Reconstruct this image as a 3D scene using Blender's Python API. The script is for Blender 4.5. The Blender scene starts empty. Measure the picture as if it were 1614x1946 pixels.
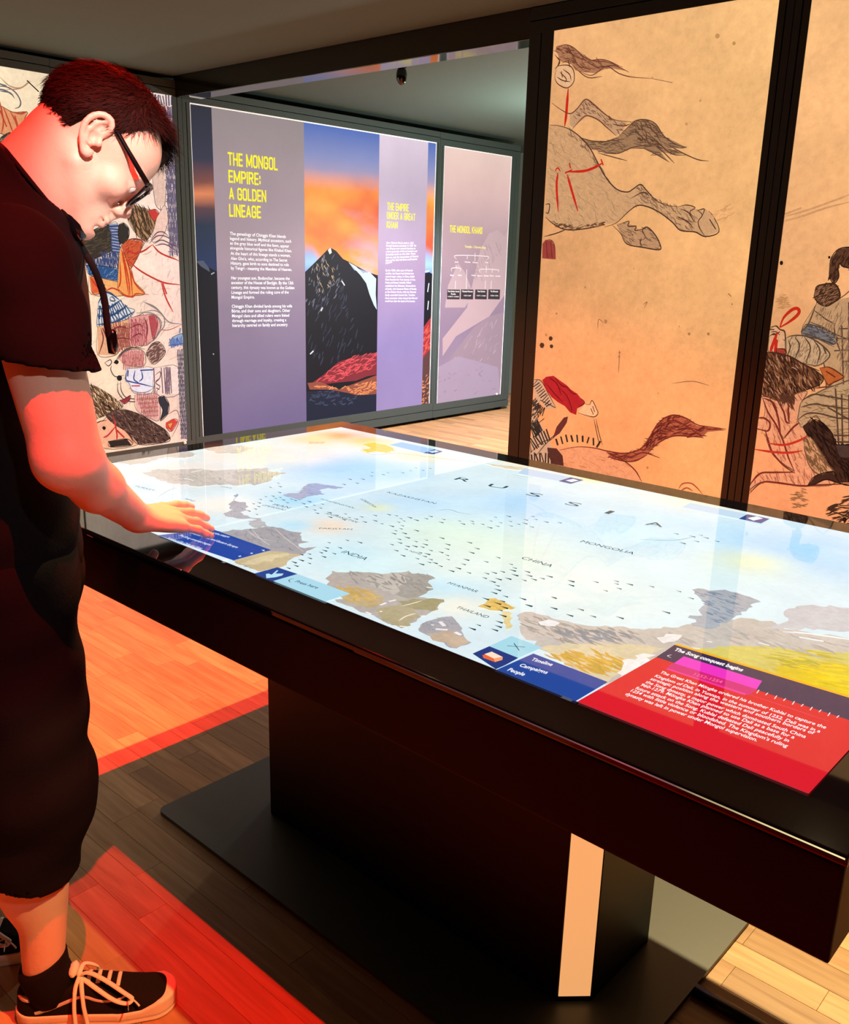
import bpy, bmesh, math, random
import numpy as np
from mathutils import Matrix, Vector
from mathutils.geometry import tessellate_polygon
SC = bpy.context.scene
COL = SC.collection
rnd = random.Random(7)

# ------------------------------------------------------------ camera
cam = bpy.data.cameras.new('camera')
cam.sensor_fit = 'HORIZONTAL'; cam.sensor_width = 36.0
cam.lens = 1727.0 / 1614.0 * 36.0
cam.clip_start = 0.05
camo = bpy.data.objects.new('camera', cam); COL.objects.link(camo)
RX = ((0.73804733, 0.20161721, -0.64392285), (0.67423911, -0.18327344, 0.71541070), (0.02622516, -0.96216493, -0.27120268))
m = Matrix.Identity(4)
for i in range(3):
    m[i][0] = RX[i][0]; m[i][1] = -RX[i][1]; m[i][2] = -RX[i][2]
m[2][3] = 1.42
camo.matrix_world = m
SC.camera = camo

# ------------------------------------------------------------ world, lamps, exposure
wd = bpy.data.worlds.new('world'); SC.world = wd; wd.use_nodes = True
wd.node_tree.nodes['Background'].inputs[0].default_value = (0.02, 0.02, 0.022, 1)
wd.node_tree.nodes['Background'].inputs[1].default_value = 0.5
SC.view_settings.view_transform = 'Standard'; SC.view_settings.look = 'None'
SC.view_settings.exposure = 0.0; SC.view_settings.gamma = 1.0
SC.view_settings.use_curve_mapping = False

def spot(name, loc, target, power, color, cone, blend=0.25, radius=0.02):
    l = bpy.data.lights.new(name, 'SPOT'); l.energy = power; l.color = color
    l.spot_size = math.radians(cone); l.spot_blend = blend; l.shadow_soft_size = radius
    o = bpy.data.objects.new(name, l); COL.objects.link(o); o.location = loc
    o.rotation_euler = (Vector(target) - Vector(loc)).to_track_quat('-Z', 'Y').to_euler()
    return o
# ceiling spots of the gallery: two red ones and warm ones above the table, one in the next bay; white fills added for the visitor
spot('red_spot', (-2.11, 1.40, 2.42), (-2.3, 1.5, 0), 460, (1.0, 0.012, 0.004), 120, 0.3, 0.006)
spot('red_spot', (-0.60, 0.52, 2.42), (-1.1, 0.6, 0), 320, (1.0, 0.018, 0.009), 112, 0.4, 0.006)
spot('warm_spot', (-1.97, 1.55, 2.42), (-2.6, 1.6, 0), 270, (1.0, 0.62, 0.24), 120, 0.4, 0.008)
spot('warm_spot', (0.30, 0.87, 2.42), (-1.36, 0.46, 0.0), 260, (1.0, 0.52, 0.18), 21, 0.35, 0.008)
spot('fill_spot', (0.35, 0.15, 2.42), (-1.405, 0.825, 1.505), 300, (1.0, 0.90, 0.82), 8.6, 0.9, 0.03)  # added fill, narrow cone to brighten the man's face
spot('fill_spot', (0.55, 0.10, 2.42), (-1.32, 0.62, 1.15), 55, (1.0, 0.90, 0.84), 32, 0.7, 0.03)  # added weak fill to brighten the man's arm
spot('far_warm_spot', (-0.75, 2.82, 2.42), (-0.2, 2.0, 0), 620, (1.0, 0.77, 0.40), 78, 0.5, 0.015)
spot('next_bay_spot', (-4.0, 5.6, 2.42), (-4.2, 5.4, 0), 520, (1.0, 0.86, 0.94), 130, 0.6, 0.05)
pl = bpy.data.lights.new('next_bay_fill', 'POINT'); pl.energy = 110; pl.color = (0.97, 1.0, 0.86); pl.shadow_soft_size = 0.06  # added unseen fill, brightens the ceiling beyond the beam
plo = bpy.data.objects.new('next_bay_fill', pl); COL.objects.link(plo); plo.location = (-3.6, 5.75, 1.75)
# printed artwork: outlines in panel millimetres (table: tenths of a millimetre)
ART_HORSE=[('f','b07a58',[-2474,2274,-2467,2292,-2431,2293,-2383,2277,-2329,2242,-2287,2218,-2227,2210,-2176,2191,-2111,2157,-2185,2176,-2224,2176,-2262,2165,-2323,2175,-2365,2187,-2388,2213,-2420,2225,-2447,2235,-2459,2259]),
('h','6e3c28',3,60,-25,70,[-2474,2274,-2467,2292,-2431,2293,-2383,2277,-2329,2242,-2287,2218,-2227,2210,-2176,2191,-2224,2176,-2323,2175,-2388,2213,-2447,2235]),
('s','6e4230',4,[[-2472,2278,-2431,2292,-2383,2276,-2328,2234,-2276,2213,-2216,2203,-2137,2175],[-2366,2195,-2301,2153,-2231,2150],[-2344,2181,-2281,2159,-2215,2186,-2154,2154,-2095,2135,-2001,2120],[-2297,2218,-2227,2212,-2156,2183],[-2311,2213,-2254,2187,-2176,2185,-2106,2153],[-2391,2253,-2368,2219,-2324,2183],[-2425,2285,-2380,2244,-2356,2202]]),
('s','a87a58',3,[[-2001,2120,-1908,2096]]),
('f','e8b688',[-2465,2197,-2456,2212,-2408,2211,-2381,2197,-2369,2171,-2371,2140,-2401,2122,-2445,2139,-2466,2165]),
('s','4a2a1c',4,[[-2465,2197,-2456,2212,-2408,2211,-2381,2197,-2369,2171,-2371,2140,-2401,2122,-2445,2139,-2466,2165,-2465,2197],[-2443,2187,-2409,2159,-2413,2144],[-2428,2197,-2393,2174,-2383,2149],[-2458,2171,-2425,2153,-2387,2145],[-2447,2235,-2456,2212],[-2405,2227,-2392,2202],[-2475,2259,-2446,2227,-2471,2202],[-2436,2190,-2428,2165]]),
('s','c8281a',13,[[-2395,2119,-2396,2061,-2397,2013,-2401,1970]]),
('f','c69a72',[-2377,2019,-2342,2037,-2314,2065,-2294,2067,-2261,2046,-2208,2007,-2156,1979,-2097,1967,-2113,1937,-2141,1919,-2193,1954,-2236,1985,-2288,2004,-2327,1983,-2356,1961,-2377,1978]),
('h','7a4c38',3,40,-35,60,[-2314,2065,-2294,2067,-2208,2007,-2156,1979,-2096,1959,-2131,1922,-2237,1993,-2289,2017,-2358,1977,-2342,2033]),
('s','6e4230',5,[[-2475,2069,-2426,2039,-2377,2019,-2342,2037,-2314,2065,-2294,2067,-2261,2046,-2208,2007,-2156,1979,-2078,1966],[-2361,1957,-2327,1987,-2293,2005,-2236,1985,-2193,1954,-2141,1916],[-2165,1964,-2115,1953,-2082,1958]]),
('f','a07a58',[-2333,1926,-2259,1906,-2188,1900,-2131,1914,-2095,1943,-2059,1968,-2013,1970,-1965,1950,-1923,1902,-1866,1876,-1820,1854,-1846,1852,-1900,1858,-1826,1832,-1880,1834,-1935,1845,-1895,1808,-1952,1834,-2011,1860,-2068,1863,-2124,1846,-2194,1852,-2267,1878,-2320,1901]),
('h','6a4c38',3,70,-10,130,[-2333,1926,-2259,1906,-2188,1900,-2131,1914,-2095,1943,-2059,1968,-2013,1970,-1965,1950,-1923,1902,-1866,1876,-1820,1854,-1846,1852,-1900,1858,-1826,1832,-1880,1834,-1935,1845,-1895,1808,-1952,1834,-2011,1860,-2068,1863,-2124,1846,-2194,1852,-2267,1878,-2320,1901]),
('h','5e4030',4,60,-35,40,[-2077,1958,-2013,1970,-1955,1942,-1902,1878,-1936,1856,-2033,1893]),
('s','5f4030',4,[[-2131,1914,-2095,1943,-2059,1968,-2013,1970,-1965,1950,-1923,1902,-1866,1868,-1820,1856],[-2333,1926,-2259,1904,-2188,1898,-2130,1910],[-1998,1922,-1938,1872,-1880,1834,-1817,1827],[-1976,1882,-1916,1840,-1867,1799],[-1921,1879,-1845,1840,-1771,1809,-1723,1801],[-2224,1855,-2152,1836,-2082,1818],[-2011,1864,-1953,1838,-1890,1804],[-2194,1852,-2124,1849,-2068,1867,-1994,1875]]),
('f','cfa072',[-2481,1981,-2432,1975,-2377,1958,-2322,1926,-2267,1878,-2220,1814,-2175,1755,-2121,1709,-2070,1696,-2043,1707,-2011,1724,-1985,1705,-1944,1669,-1895,1644,-1831,1635,-1795,1639,-1750,1623,-1715,1626,-1677,1595,-1650,1541,-1703,1523,-1749,1541,-1812,1545,-1851,1576,-1910,1613,-1969,1637,-2017,1642,-2062,1614,-2108,1573,-2168,1569,-2218,1557,-2311,1548,-2376,1548,-2433,1574,-2474,1601]),
('h','b58e68',4,80,-40,160,[-2481,1981,-2432,1975,-2377,1958,-2322,1926,-2267,1878,-2220,1814,-2175,1755,-2121,1709,-2070,1696,-2043,1707,-2011,1724,-1985,1705,-1944,1669,-1895,1644,-1831,1635,-1795,1639,-1750,1623,-1715,1626,-1677,1595,-1650,1541,-1703,1523,-1749,1541,-1812,1545,-1851,1576,-1910,1613,-1969,1637,-2017,1642,-2062,1614,-2108,1573,-2168,1569,-2218,1557,-2311,1548,-2376,1548,-2433,1574,-2474,1601]),
('h','8e6a4e',4,60,-45,90,[-2464,1979,-2377,1958,-2300,1908,-2220,1814,-2164,1747,-2110,1705,-2142,1722,-2218,1790,-2286,1866,-2365,1936]),
('h','8e6a4e',4,50,-35,80,[-2024,1710,-2006,1722,-1934,1665,-1830,1631,-1749,1619,-1750,1549,-1812,1549,-1911,1621,-1970,1645,-2010,1670]),
('h','6a4630',4,45,5,60,[-2433,1578,-2312,1561,-2168,1578,-2167,1567,-2311,1546,-2409,1557]),
('s','4c3226',5,[[-2481,1981,-2432,1975,-2377,1958,-2322,1926,-2267,1878,-2220,1814,-2175,1755,-2121,1709,-2070,1696,-2043,1707,-2011,1724,-1985,1705,-1944,1669,-1895,1644,-1831,1635],[-2474,1601,-2433,1574,-2376,1550,-2311,1546,-2218,1557,-2167,1567],[-2166,1557,-2108,1575,-2062,1614,-2017,1642,-1969,1637,-1910,1613,-1851,1576,-1812,1545,-1749,1539,-1703,1522,-1649,1540,-1677,1595,-1702,1618],[-2473,1517,-2407,1532,-2354,1550],[-2478,1653,-2455,1654,-2458,1618,-2475,1620]]),
('s','4c3226',4,[[-1831,1635,-1796,1641,-1759,1630,-1780,1615,-1754,1588],[-1821,1627,-1784,1611,-1757,1576],[-1750,1623,-1726,1603,-1740,1580,-1733,1557,-1708,1525],[-1749,1619,-1720,1625,-1725,1599],[-1836,1600,-1789,1580,-1760,1557],[-1694,1587,-1663,1549],[-2049,1671,-1994,1694,-1964,1677]]),
('f','bd9068',[-2107,1569,-2059,1577,-1998,1548,-1965,1557,-1920,1524,-1894,1484,-1904,1469,-1972,1479,-2050,1490,-2084,1532]),
('h','7a5840',3,40,-30,50,[-2107,1569,-2059,1577,-1998,1548,-1965,1557,-1920,1524,-1894,1484,-1904,1469,-1972,1479,-2050,1490,-2084,1532]),
('s','4c3226',5,[[-2127,1565,-2084,1532,-2050,1490,-1971,1477,-1900,1469,-1894,1484,-1920,1524,-1961,1557,-1983,1544,-1966,1516,-1993,1503],[-2083,1573,-2049,1580,-2052,1561,-2014,1561,-2017,1544,-1970,1553],[-1985,1516,-1988,1495,-1977,1483]]),
('s','c8281a',11,[[-2420,1785,-2423,1730,-2406,1622],[-2371,1775,-2347,1719,-2304,1623],[-2379,1786,-2289,1786,-2239,1797,-2195,1815]]),
('s','c8281a',6,[[-2436,1790,-2423,1804,-2406,1787],[-2364,1822,-2356,1799],[-2207,1830,-2194,1805],[-2384,1781,-2348,1793]]),
('f','9a4038',[-2480,1486,-2466,1502,-2432,1499,-2414,1478,-2404,1420,-2477,1423]),
('s','6e2a28',4,[[-2460,1495,-2449,1424],[-2435,1495,-2423,1424],[-2404,1420,-2414,1478,-2433,1501,-2466,1502]]),
('f','bca080',[-2489,878,-2448,877,-2409,829,-2359,773,-2352,761,-2403,748,-2441,786,-2480,743,-2491,652,-2473,645,-2491,512,-2494,491,-2349,496,-2354,564,-2395,636,-2459,706]),
('t','2c2824',5,42,11,[[-2480,869,-2438,825,-2387,764],[-2482,781,-2450,746,-2414,732]]),
('t','2c2824',8,60,9,[[-2483,623,-2433,670],[-2494,552,-2428,602,-2377,634],[-2490,492,-2421,508,-2350,515]]),
('s','3a2e28',4,[[-2486,876,-2442,875,-2397,821,-2352,764],[-2491,512,-2426,582,-2359,622,-2286,720],[-2490,642,-2411,703],[-2441,786,-2352,761],[-2445,519,-2391,588,-2347,624]]),
('h','3a2e28',4,40,60,60,[-2482,781,-2427,749,-2436,709,-2479,644]),
('f','a02026',[-2436,879,-2415,897,-2375,906,-2339,889,-2298,870,-2275,854,-2240,839,-2217,819,-2199,802,-2235,774,-2238,743,-2272,750,-2302,775,-2343,789,-2379,808,-2410,838]),
('s','5e1016',5,[[-2369,900,-2326,867,-2287,862],[-2342,856,-2295,823,-2269,779,-2261,752],[-2298,861,-2262,837,-2240,839],[-2412,867,-2363,825,-2315,792],[-2235,774,-2199,802,-2219,821],[-2403,896,-2355,873,-2323,820]]),
('f','eab484',[-2198,798,-2171,801,-2157,819,-2133,787,-2125,765,-2145,748,-2183,748,-2228,756]),
('s','4a2a1c',4,[[-2199,799,-2171,799,-2160,819,-2136,787,-2125,765,-2143,747,-2183,748,-2228,754],[-2155,794,-2142,768],[-2164,783,-2148,757],[-2144,739,-2123,677,-2104,623],[-2134,741,-2112,678,-2089,627]]),
('f','5b2c28',[-2281,730,-2303,722,-2339,674,-2356,618,-2320,646,-2285,701]),
('t','2c2420',9,34,9,[[-2345,597,-2279,629,-2190,640,-2124,634,-2096,622]]),
('f','d4966a',[-2355,574,-2220,600,-2079,608,-2034,587,-1959,562,-1904,526,-1846,453,-1920,372,-2309,292,-2348,486]),
('h','b87a52',4,70,-15,60,[-2355,574,-2220,600,-2079,608,-2034,587,-1959,562,-1904,526,-1846,453,-1920,372,-2309,292,-2348,486]),
('f','4a2a24',[-2384,569,-2331,573,-2295,544,-2285,497,-2349,496,-2375,531]),
('f','a2593f',[-1944,616,-1886,648,-1862,697,-1830,764,-1785,799,-1748,808,-1701,800,-1652,776,-1580,782,-1527,777,-1604,758,-1624,733,-1692,727,-1757,717,-1812,687,-1846,645,-1882,603,-1930,581,-2002,574,-2055,579,-2046,599,-1984,605]),
('h','6a2a20',4,80,15,140,[-1944,616,-1886,648,-1862,697,-1830,764,-1785,799,-1748,808,-1701,800,-1652,776,-1580,782,-1527,777,-1604,758,-1624,733,-1692,727,-1757,717,-1812,687,-1846,645,-1882,603,-1930,581,-2002,574,-2055,579,-2046,599,-1984,605]),
('h','5e241c',4,60,60,60,[-1886,648,-1830,764,-1785,797,-1748,802,-1813,704,-1856,644]),
('s','6a2a20',6,[[-2314,568,-2220,598,-2133,607,-2057,604,-1974,608,-1905,636,-1870,678,-1837,746,-1803,786,-1757,807,-1701,800,-1652,781,-1607,780,-1527,781],[-2067,596,-1981,577,-1916,542,-1879,498],[-2055,579,-1981,573,-1920,583,-1864,620],[-1864,624,-1820,677,-1757,717,-1683,728,-1618,732],[-1819,757,-1755,784,-1677,760,-1619,729],[-2024,584,-1942,598,-1884,626,-1804,616]]),
('s','a05038',6,[[-1704,499,-1688,524,-1652,533,-1622,519,-1596,497],[-1694,491,-1668,510,-1639,502]]),
('f','4a3020',[-2462,1038,-2456,1049,-2442,1049,-2435,1040,-2442,1026,-2456,1027]),
('f','4a3020',[-2414,1072,-2409,1082,-2398,1082,-2391,1074,-2397,1063,-2409,1063]),
('f','4a3020',[-2406,1038,-2401,1046,-2391,1046,-2385,1039,-2391,1029,-2401,1030]),
('f','b07c4c',[-2435,1087,-2432,1092,-2426,1091,-2423,1088,-2426,1082,-2432,1082]),
('f','b07c4c',[-2131,1167,-2128,1175,-2118,1175,-2113,1168,-2118,1158,-2127,1159]),
('f','b07c4c',[-1864,563,-1861,569,-1855,570,-1852,565,-1855,558,-1861,558]),
('f','b07c4c',[-2385,1185,-2383,1190,-2377,1190,-2374,1186,-2377,1180,-2383,1181]),
('f','b07c4c',[-2048,1041,-2045,1046,-2039,1046,-2035,1042,-2039,1035,-2045,1036]),
('f','b07c4c',[-2047,1023,-2045,1028,-2040,1028,-2037,1024,-2039,1019,-2044,1019]),
('f','b07c4c',[-1777,1169,-1776,1172,-1773,1172,-1772,1170,-1773,1167,-1776,1167]),
('f','b07c4c',[-1844,889,-1843,891,-1840,891,-1838,889,-1839,886,-1842,886]),
('f','b07c4c',[-1565,1270,-1564,1273,-1560,1273,-1558,1270,-1560,1266,-1563,1267]),
('f','b07c4c',[-1735,1143,-1732,1149,-1726,1149,-1722,1144,-1725,1137,-1732,1138]),
('f','b07c4c',[-1652,1149,-1650,1155,-1644,1155,-1640,1150,-1643,1143,-1649,1144]),
('f','b07c4c',[-2243,1306,-2240,1311,-2235,1310,-2232,1307,-2235,1301,-2240,1302]),
('s','8a5c3c',3,[[-2042,1050,-2039,997,-2038,953],[-1948,1247,-1930,1260,-1942,1234],[-2159,1134,-2157,1174,-2130,1158],[-1582,1310,-1569,1299],[-1781,937,-1691,955,-1618,946]]),
('f','c8945c',[-2400,1870,-2398,1873,-2393,1872,-2391,1869,-2393,1866,-2398,1866]),
('f','c8945c',[-2010,1391,-2008,1395,-2005,1394,-2002,1391,-2004,1388,-2008,1388]),
('f','c8945c',[-2387,1354,-2385,1357,-2380,1357,-2378,1354,-2380,1350,-2384,1350]),
('f','c8945c',[-2240,1306,-2239,1309,-2236,1309,-2234,1306,-2236,1304,-2239,1303]),
('f','c8945c',[-1786,2021,-1784,2025,-1779,2024,-1776,2020,-1779,2016,-1784,2016]),
('f','c8945c',[-1677,2208,-1674,2214,-1666,2212,-1662,2206,-1666,2200,-1673,2201]),
('f','c8945c',[-1748,2241,-1744,2249,-1734,2247,-1728,2239,-1733,2231,-1743,2232]),
('f','c8945c',[-1837,1942,-1834,1947,-1827,1946,-1823,1941,-1826,1935,-1833,1935]),
('f','c8945c',[-2002,2122,-1999,2126,-1994,2125,-1991,2120,-1994,2116,-1999,2117]),
('h','d8a06c',4,40,20,40,[-1686,1595,-1616,1647,-1602,1594,-1641,1572])]
ART_RIDER=[('s','d29a68',7,[[-1414,1592,-1330,1613,-1225,1649,-1174,1669],[-1415,1575,-1339,1594,-1254,1623,-1170,1643],[-1418,1603,-1343,1624]]),
('f','5b3a28',[-1212,1412,-1212,1450,-1190,1482,-1147,1489,-1114,1479,-1105,1420,-1164,1422,-1177,1435,-1183,1418,-1176,1386,-1189,1363,-1208,1385]),
('h','3a2218',4,40,60,70,[-1212,1412,-1212,1450,-1190,1482,-1147,1489,-1114,1479,-1105,1420,-1164,1422,-1177,1435,-1183,1418,-1176,1386,-1189,1363,-1208,1385]),
('f','c0966c',[-1242,1286,-1230,1301,-1164,1309,-1071,1330,-988,783,-1087,779,-1104,818,-1157,869,-1164,998,-1188,1082,-1219,1062,-1229,1130,-1282,1184]),
('f','8a6044',[-1253,1322,-1248,1350,-1221,1359,-1188,1361,-1169,1342,-1162,1315,-1179,1298,-1205,1282,-1234,1292,-1251,1311]),
('h','3e2618',3,30,40,110,[-1253,1322,-1248,1350,-1221,1359,-1188,1361,-1169,1342,-1162,1315,-1179,1298,-1205,1282,-1234,1292,-1251,1311]),
('s','3e2618',6,[[-1253,1322,-1248,1350,-1221,1359,-1188,1361,-1169,1342,-1162,1315,-1179,1298,-1205,1282,-1234,1292,-1251,1311,-1253,1322]]),
('f','75706f',[-1282,1184,-1258,1214,-1157,1181,-1158,1148,-1199,1161,-1269,1170]),
('h','4f4a4c',4,40,-20,50,[-1282,1184,-1258,1214,-1157,1181,-1158,1148,-1199,1161,-1269,1170]),
('s','5c4434',5,[[-1242,1286,-1258,1220,-1282,1181],[-1259,1223,-1205,1206,-1157,1184,-1105,1169],[-1248,1266,-1198,1235,-1163,1220],[-1282,1181,-1234,1170,-1156,1139],[-1168,1220,-1155,1170,-1124,1111],[-1149,1205,-1074,1210],[-1155,1170,-1068,1172],[-1154,1125,-1063,1139],[-1121,1088,-1057,1100],[-1140,1216,-1103,1004],[-1128,1300,-1049,785],[-1104,1301,-1025,789]]),
('h','8c6c4e',3,50,80,160,[-1227,1278,-1088,1308,-1044,1011,-1111,1015,-1154,1159,-1243,1232]),
('f','c4a07a',[-1335,1156,-1315,1167,-1269,1170,-1221,1154,-1176,1123,-1168,1101,-1197,1070,-1231,1066,-1316,1088]),
('h','8a6a4c',3,40,70,70,[-1335,1156,-1315,1167,-1269,1170,-1221,1154,-1176,1123,-1168,1101,-1197,1070,-1231,1066,-1316,1088]),
('s','54402f',5,[[-1335,1156,-1315,1167,-1269,1170,-1221,1154,-1176,1123,-1168,1101,-1192,1070],[-1325,1151,-1315,1123,-1322,1087],[-1303,1165,-1281,1132,-1292,1084],[-1268,1167,-1240,1129,-1249,1070],[-1233,1159,-1204,1121,-1208,1068],[-1196,1139,-1180,1111]]),
('f','dba67c',[-1405,1184,-1379,1200,-1363,1187,-1344,1179,-1337,1150,-1336,1103,-1393,1098,-1400,1146]),
('s','4a2a1c',4,[[-1403,1193,-1379,1198,-1363,1187,-1344,1182,-1337,1150,-1346,1150],[-1397,1175,-1376,1177,-1360,1166],[-1401,1157,-1382,1170,-1370,1148],[-1387,1164,-1361,1178],[-1402,1184,-1384,1185]]),
('s','c02a1a',12,[[-1364,1194,-1354,1231,-1328,1261,-1309,1268,-1299,1257,-1308,1239,-1334,1215,-1364,1194],[-1370,1177,-1382,1129,-1389,1099],[-1370,1148,-1369,1099]]),
('f','a03a2c',[-1368,1115,-1335,1115,-1331,1095,-1360,1096]),
('f','74492f',[-1400,1098,-1366,1101,-1317,1090,-1254,1064,-1217,1050,-1179,1025,-1187,998,-1219,980,-1252,964,-1274,950,-1294,923,-1336,918,-1387,930,-1405,934,-1405,1019]),
('h','3c2218',4,60,-50,260,[-1400,1098,-1366,1101,-1317,1090,-1254,1064,-1217,1050,-1179,1025,-1187,998,-1219,980,-1252,964,-1274,950,-1294,923,-1336,918,-1387,930,-1405,934,-1405,1019]),
('h','b0805c',3,45,-60,70,[-1400,1098,-1366,1101,-1317,1090,-1254,1064,-1217,1050,-1179,1025,-1187,998,-1219,980,-1252,964,-1274,950,-1294,923,-1336,918,-1387,930,-1405,934,-1405,1019]),
('s','4a281c',6,[[-1398,1098,-1317,1092,-1254,1065,-1194,1047]]),
('f','b8602f',[-1196,1058,-1162,1064,-1114,1041,-1110,1030,-1138,1012,-1159,1001]),
('s','6a2e1a',5,[[-1196,1058,-1162,1064,-1114,1041,-1110,1030,-1138,1011,-1159,999],[-1172,1049,-1135,1030],[-1208,981,-1163,992,-1114,1003]]),
('f','d99a70',[-1399,929,-1368,926,-1336,918,-1294,923,-1274,950,-1229,967,-1246,917,-1249,857,-1235,841,-1207,808,-1214,777,-1171,717,-1118,678,-1080,648,-1111,624,-1233,604,-1312,599,-1361,590,-1401,550,-1406,533,-1404,569,-1366,624,-1330,637,-1240,656,-1273,675,-1327,710,-1359,767,-1369,797,-1405,801,-1410,841,-1382,845,-1381,888]),
('h','a8664a',4,60,-60,130,[-1399,929,-1368,926,-1336,918,-1294,923,-1274,950,-1229,967,-1246,917,-1249,857,-1235,841,-1207,808,-1214,777,-1171,717,-1118,678,-1080,648,-1111,624,-1233,604,-1312,599,-1361,590,-1401,550,-1406,533,-1404,569,-1366,624,-1330,637,-1240,656,-1273,675,-1327,710,-1359,767,-1369,797,-1405,801,-1410,841,-1382,845,-1381,888]),
('h','5a3424',4,60,-65,60,[-1337,930,-1274,950,-1279,901,-1322,902]),
('s','6e2c20',7,[[-1395,923,-1367,871,-1330,827,-1295,771,-1265,708,-1234,657],[-1370,803,-1352,762,-1328,716,-1279,674,-1233,651],[-1293,777,-1263,825,-1239,849],[-1404,569,-1369,624,-1317,639,-1233,654],[-1401,536,-1355,591,-1294,602,-1203,606,-1134,623,-991,656],[-1410,841,-1382,846,-1354,830,-1358,798,-1401,801],[-1368,926,-1337,881,-1320,841,-1306,788],[-1336,918,-1306,879,-1293,845,-1277,838],[-1293,917,-1288,876,-1280,840],[-1392,923,-1353,910,-1330,876]]),
('s','b83020',9,[[-1403,718,-1328,719,-1267,726,-1215,742],[-1351,750,-1289,753,-1238,776,-1202,804]]),
('f','b8966e',[-1249,857,-1246,923,-1204,958,-1131,1001,-1025,1025,-988,783,-1098,777,-1169,868,-1193,876,-1228,830]),
('h','80623f',3,50,5,140,[-1249,857,-1246,923,-1204,958,-1131,1001,-1025,1025,-988,783,-1098,777,-1169,868,-1193,876,-1228,830]),
('s','54402f',6,[[-1244,906,-1200,923,-1154,923,-1031,921],[-1242,933,-1205,959,-1153,958,-1035,950],[-1249,857,-1218,885,-1172,891,-1102,883,-1026,893],[-1147,918,-1022,865],[-1129,990,-1089,790],[-1104,970,-1074,787],[-1079,973,-1050,791],[-1110,817,-1017,831],[-1106,794,-1013,805]]),
('f','3a261d',[-1226,836,-1191,865,-1156,858,-1116,822,-1094,784,-990,794,-970,663,-1068,644,-1111,709,-1151,745,-1193,792,-1217,819]),
('h','20140f',5,60,-50,130,[-1226,836,-1191,865,-1156,858,-1116,822,-1094,784,-990,794,-970,663,-1068,644,-1111,709,-1151,745,-1193,792,-1217,819]),
('f','45362f',[-1099,783,-990,794,-984,754,-1076,739]),
('f','c39468',[-1215,783,-1194,798,-1152,751,-1117,708,-1090,677,-1139,662,-1178,685,-1202,730]),
('h','7a5638',4,50,-50,90,[-1215,783,-1194,798,-1152,751,-1117,708,-1090,677,-1139,662,-1178,685,-1202,730]),
('f','3a261d',[-1179,611,-1156,653,-1096,682,-1082,666,-1068,644,-1114,648,-1151,623]),
('h','4a2c1e',5,70,25,90,[-1090,518,-1069,577,-966,634,-944,488,-1034,493]),
('h','9a6840',4,40,10,50,[-1233,563,-1189,597,-1169,532,-1215,517]),
('h','c08a58',3,40,10,60,[-1387,1298,-1359,1317,-1341,1272,-1369,1259]),
('f','2a1a14',[-1033,508,-1031,515,-1025,516,-1022,511,-1023,504,-1029,503]),
('f','2a1a14',[-1394,1430,-1392,1434,-1387,1434,-1385,1430,-1386,1425,-1391,1425]),
('f','2a1a14',[-1220,1453,-1220,1455,-1217,1455,-1216,1453,-1217,1451,-1219,1451])]
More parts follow.
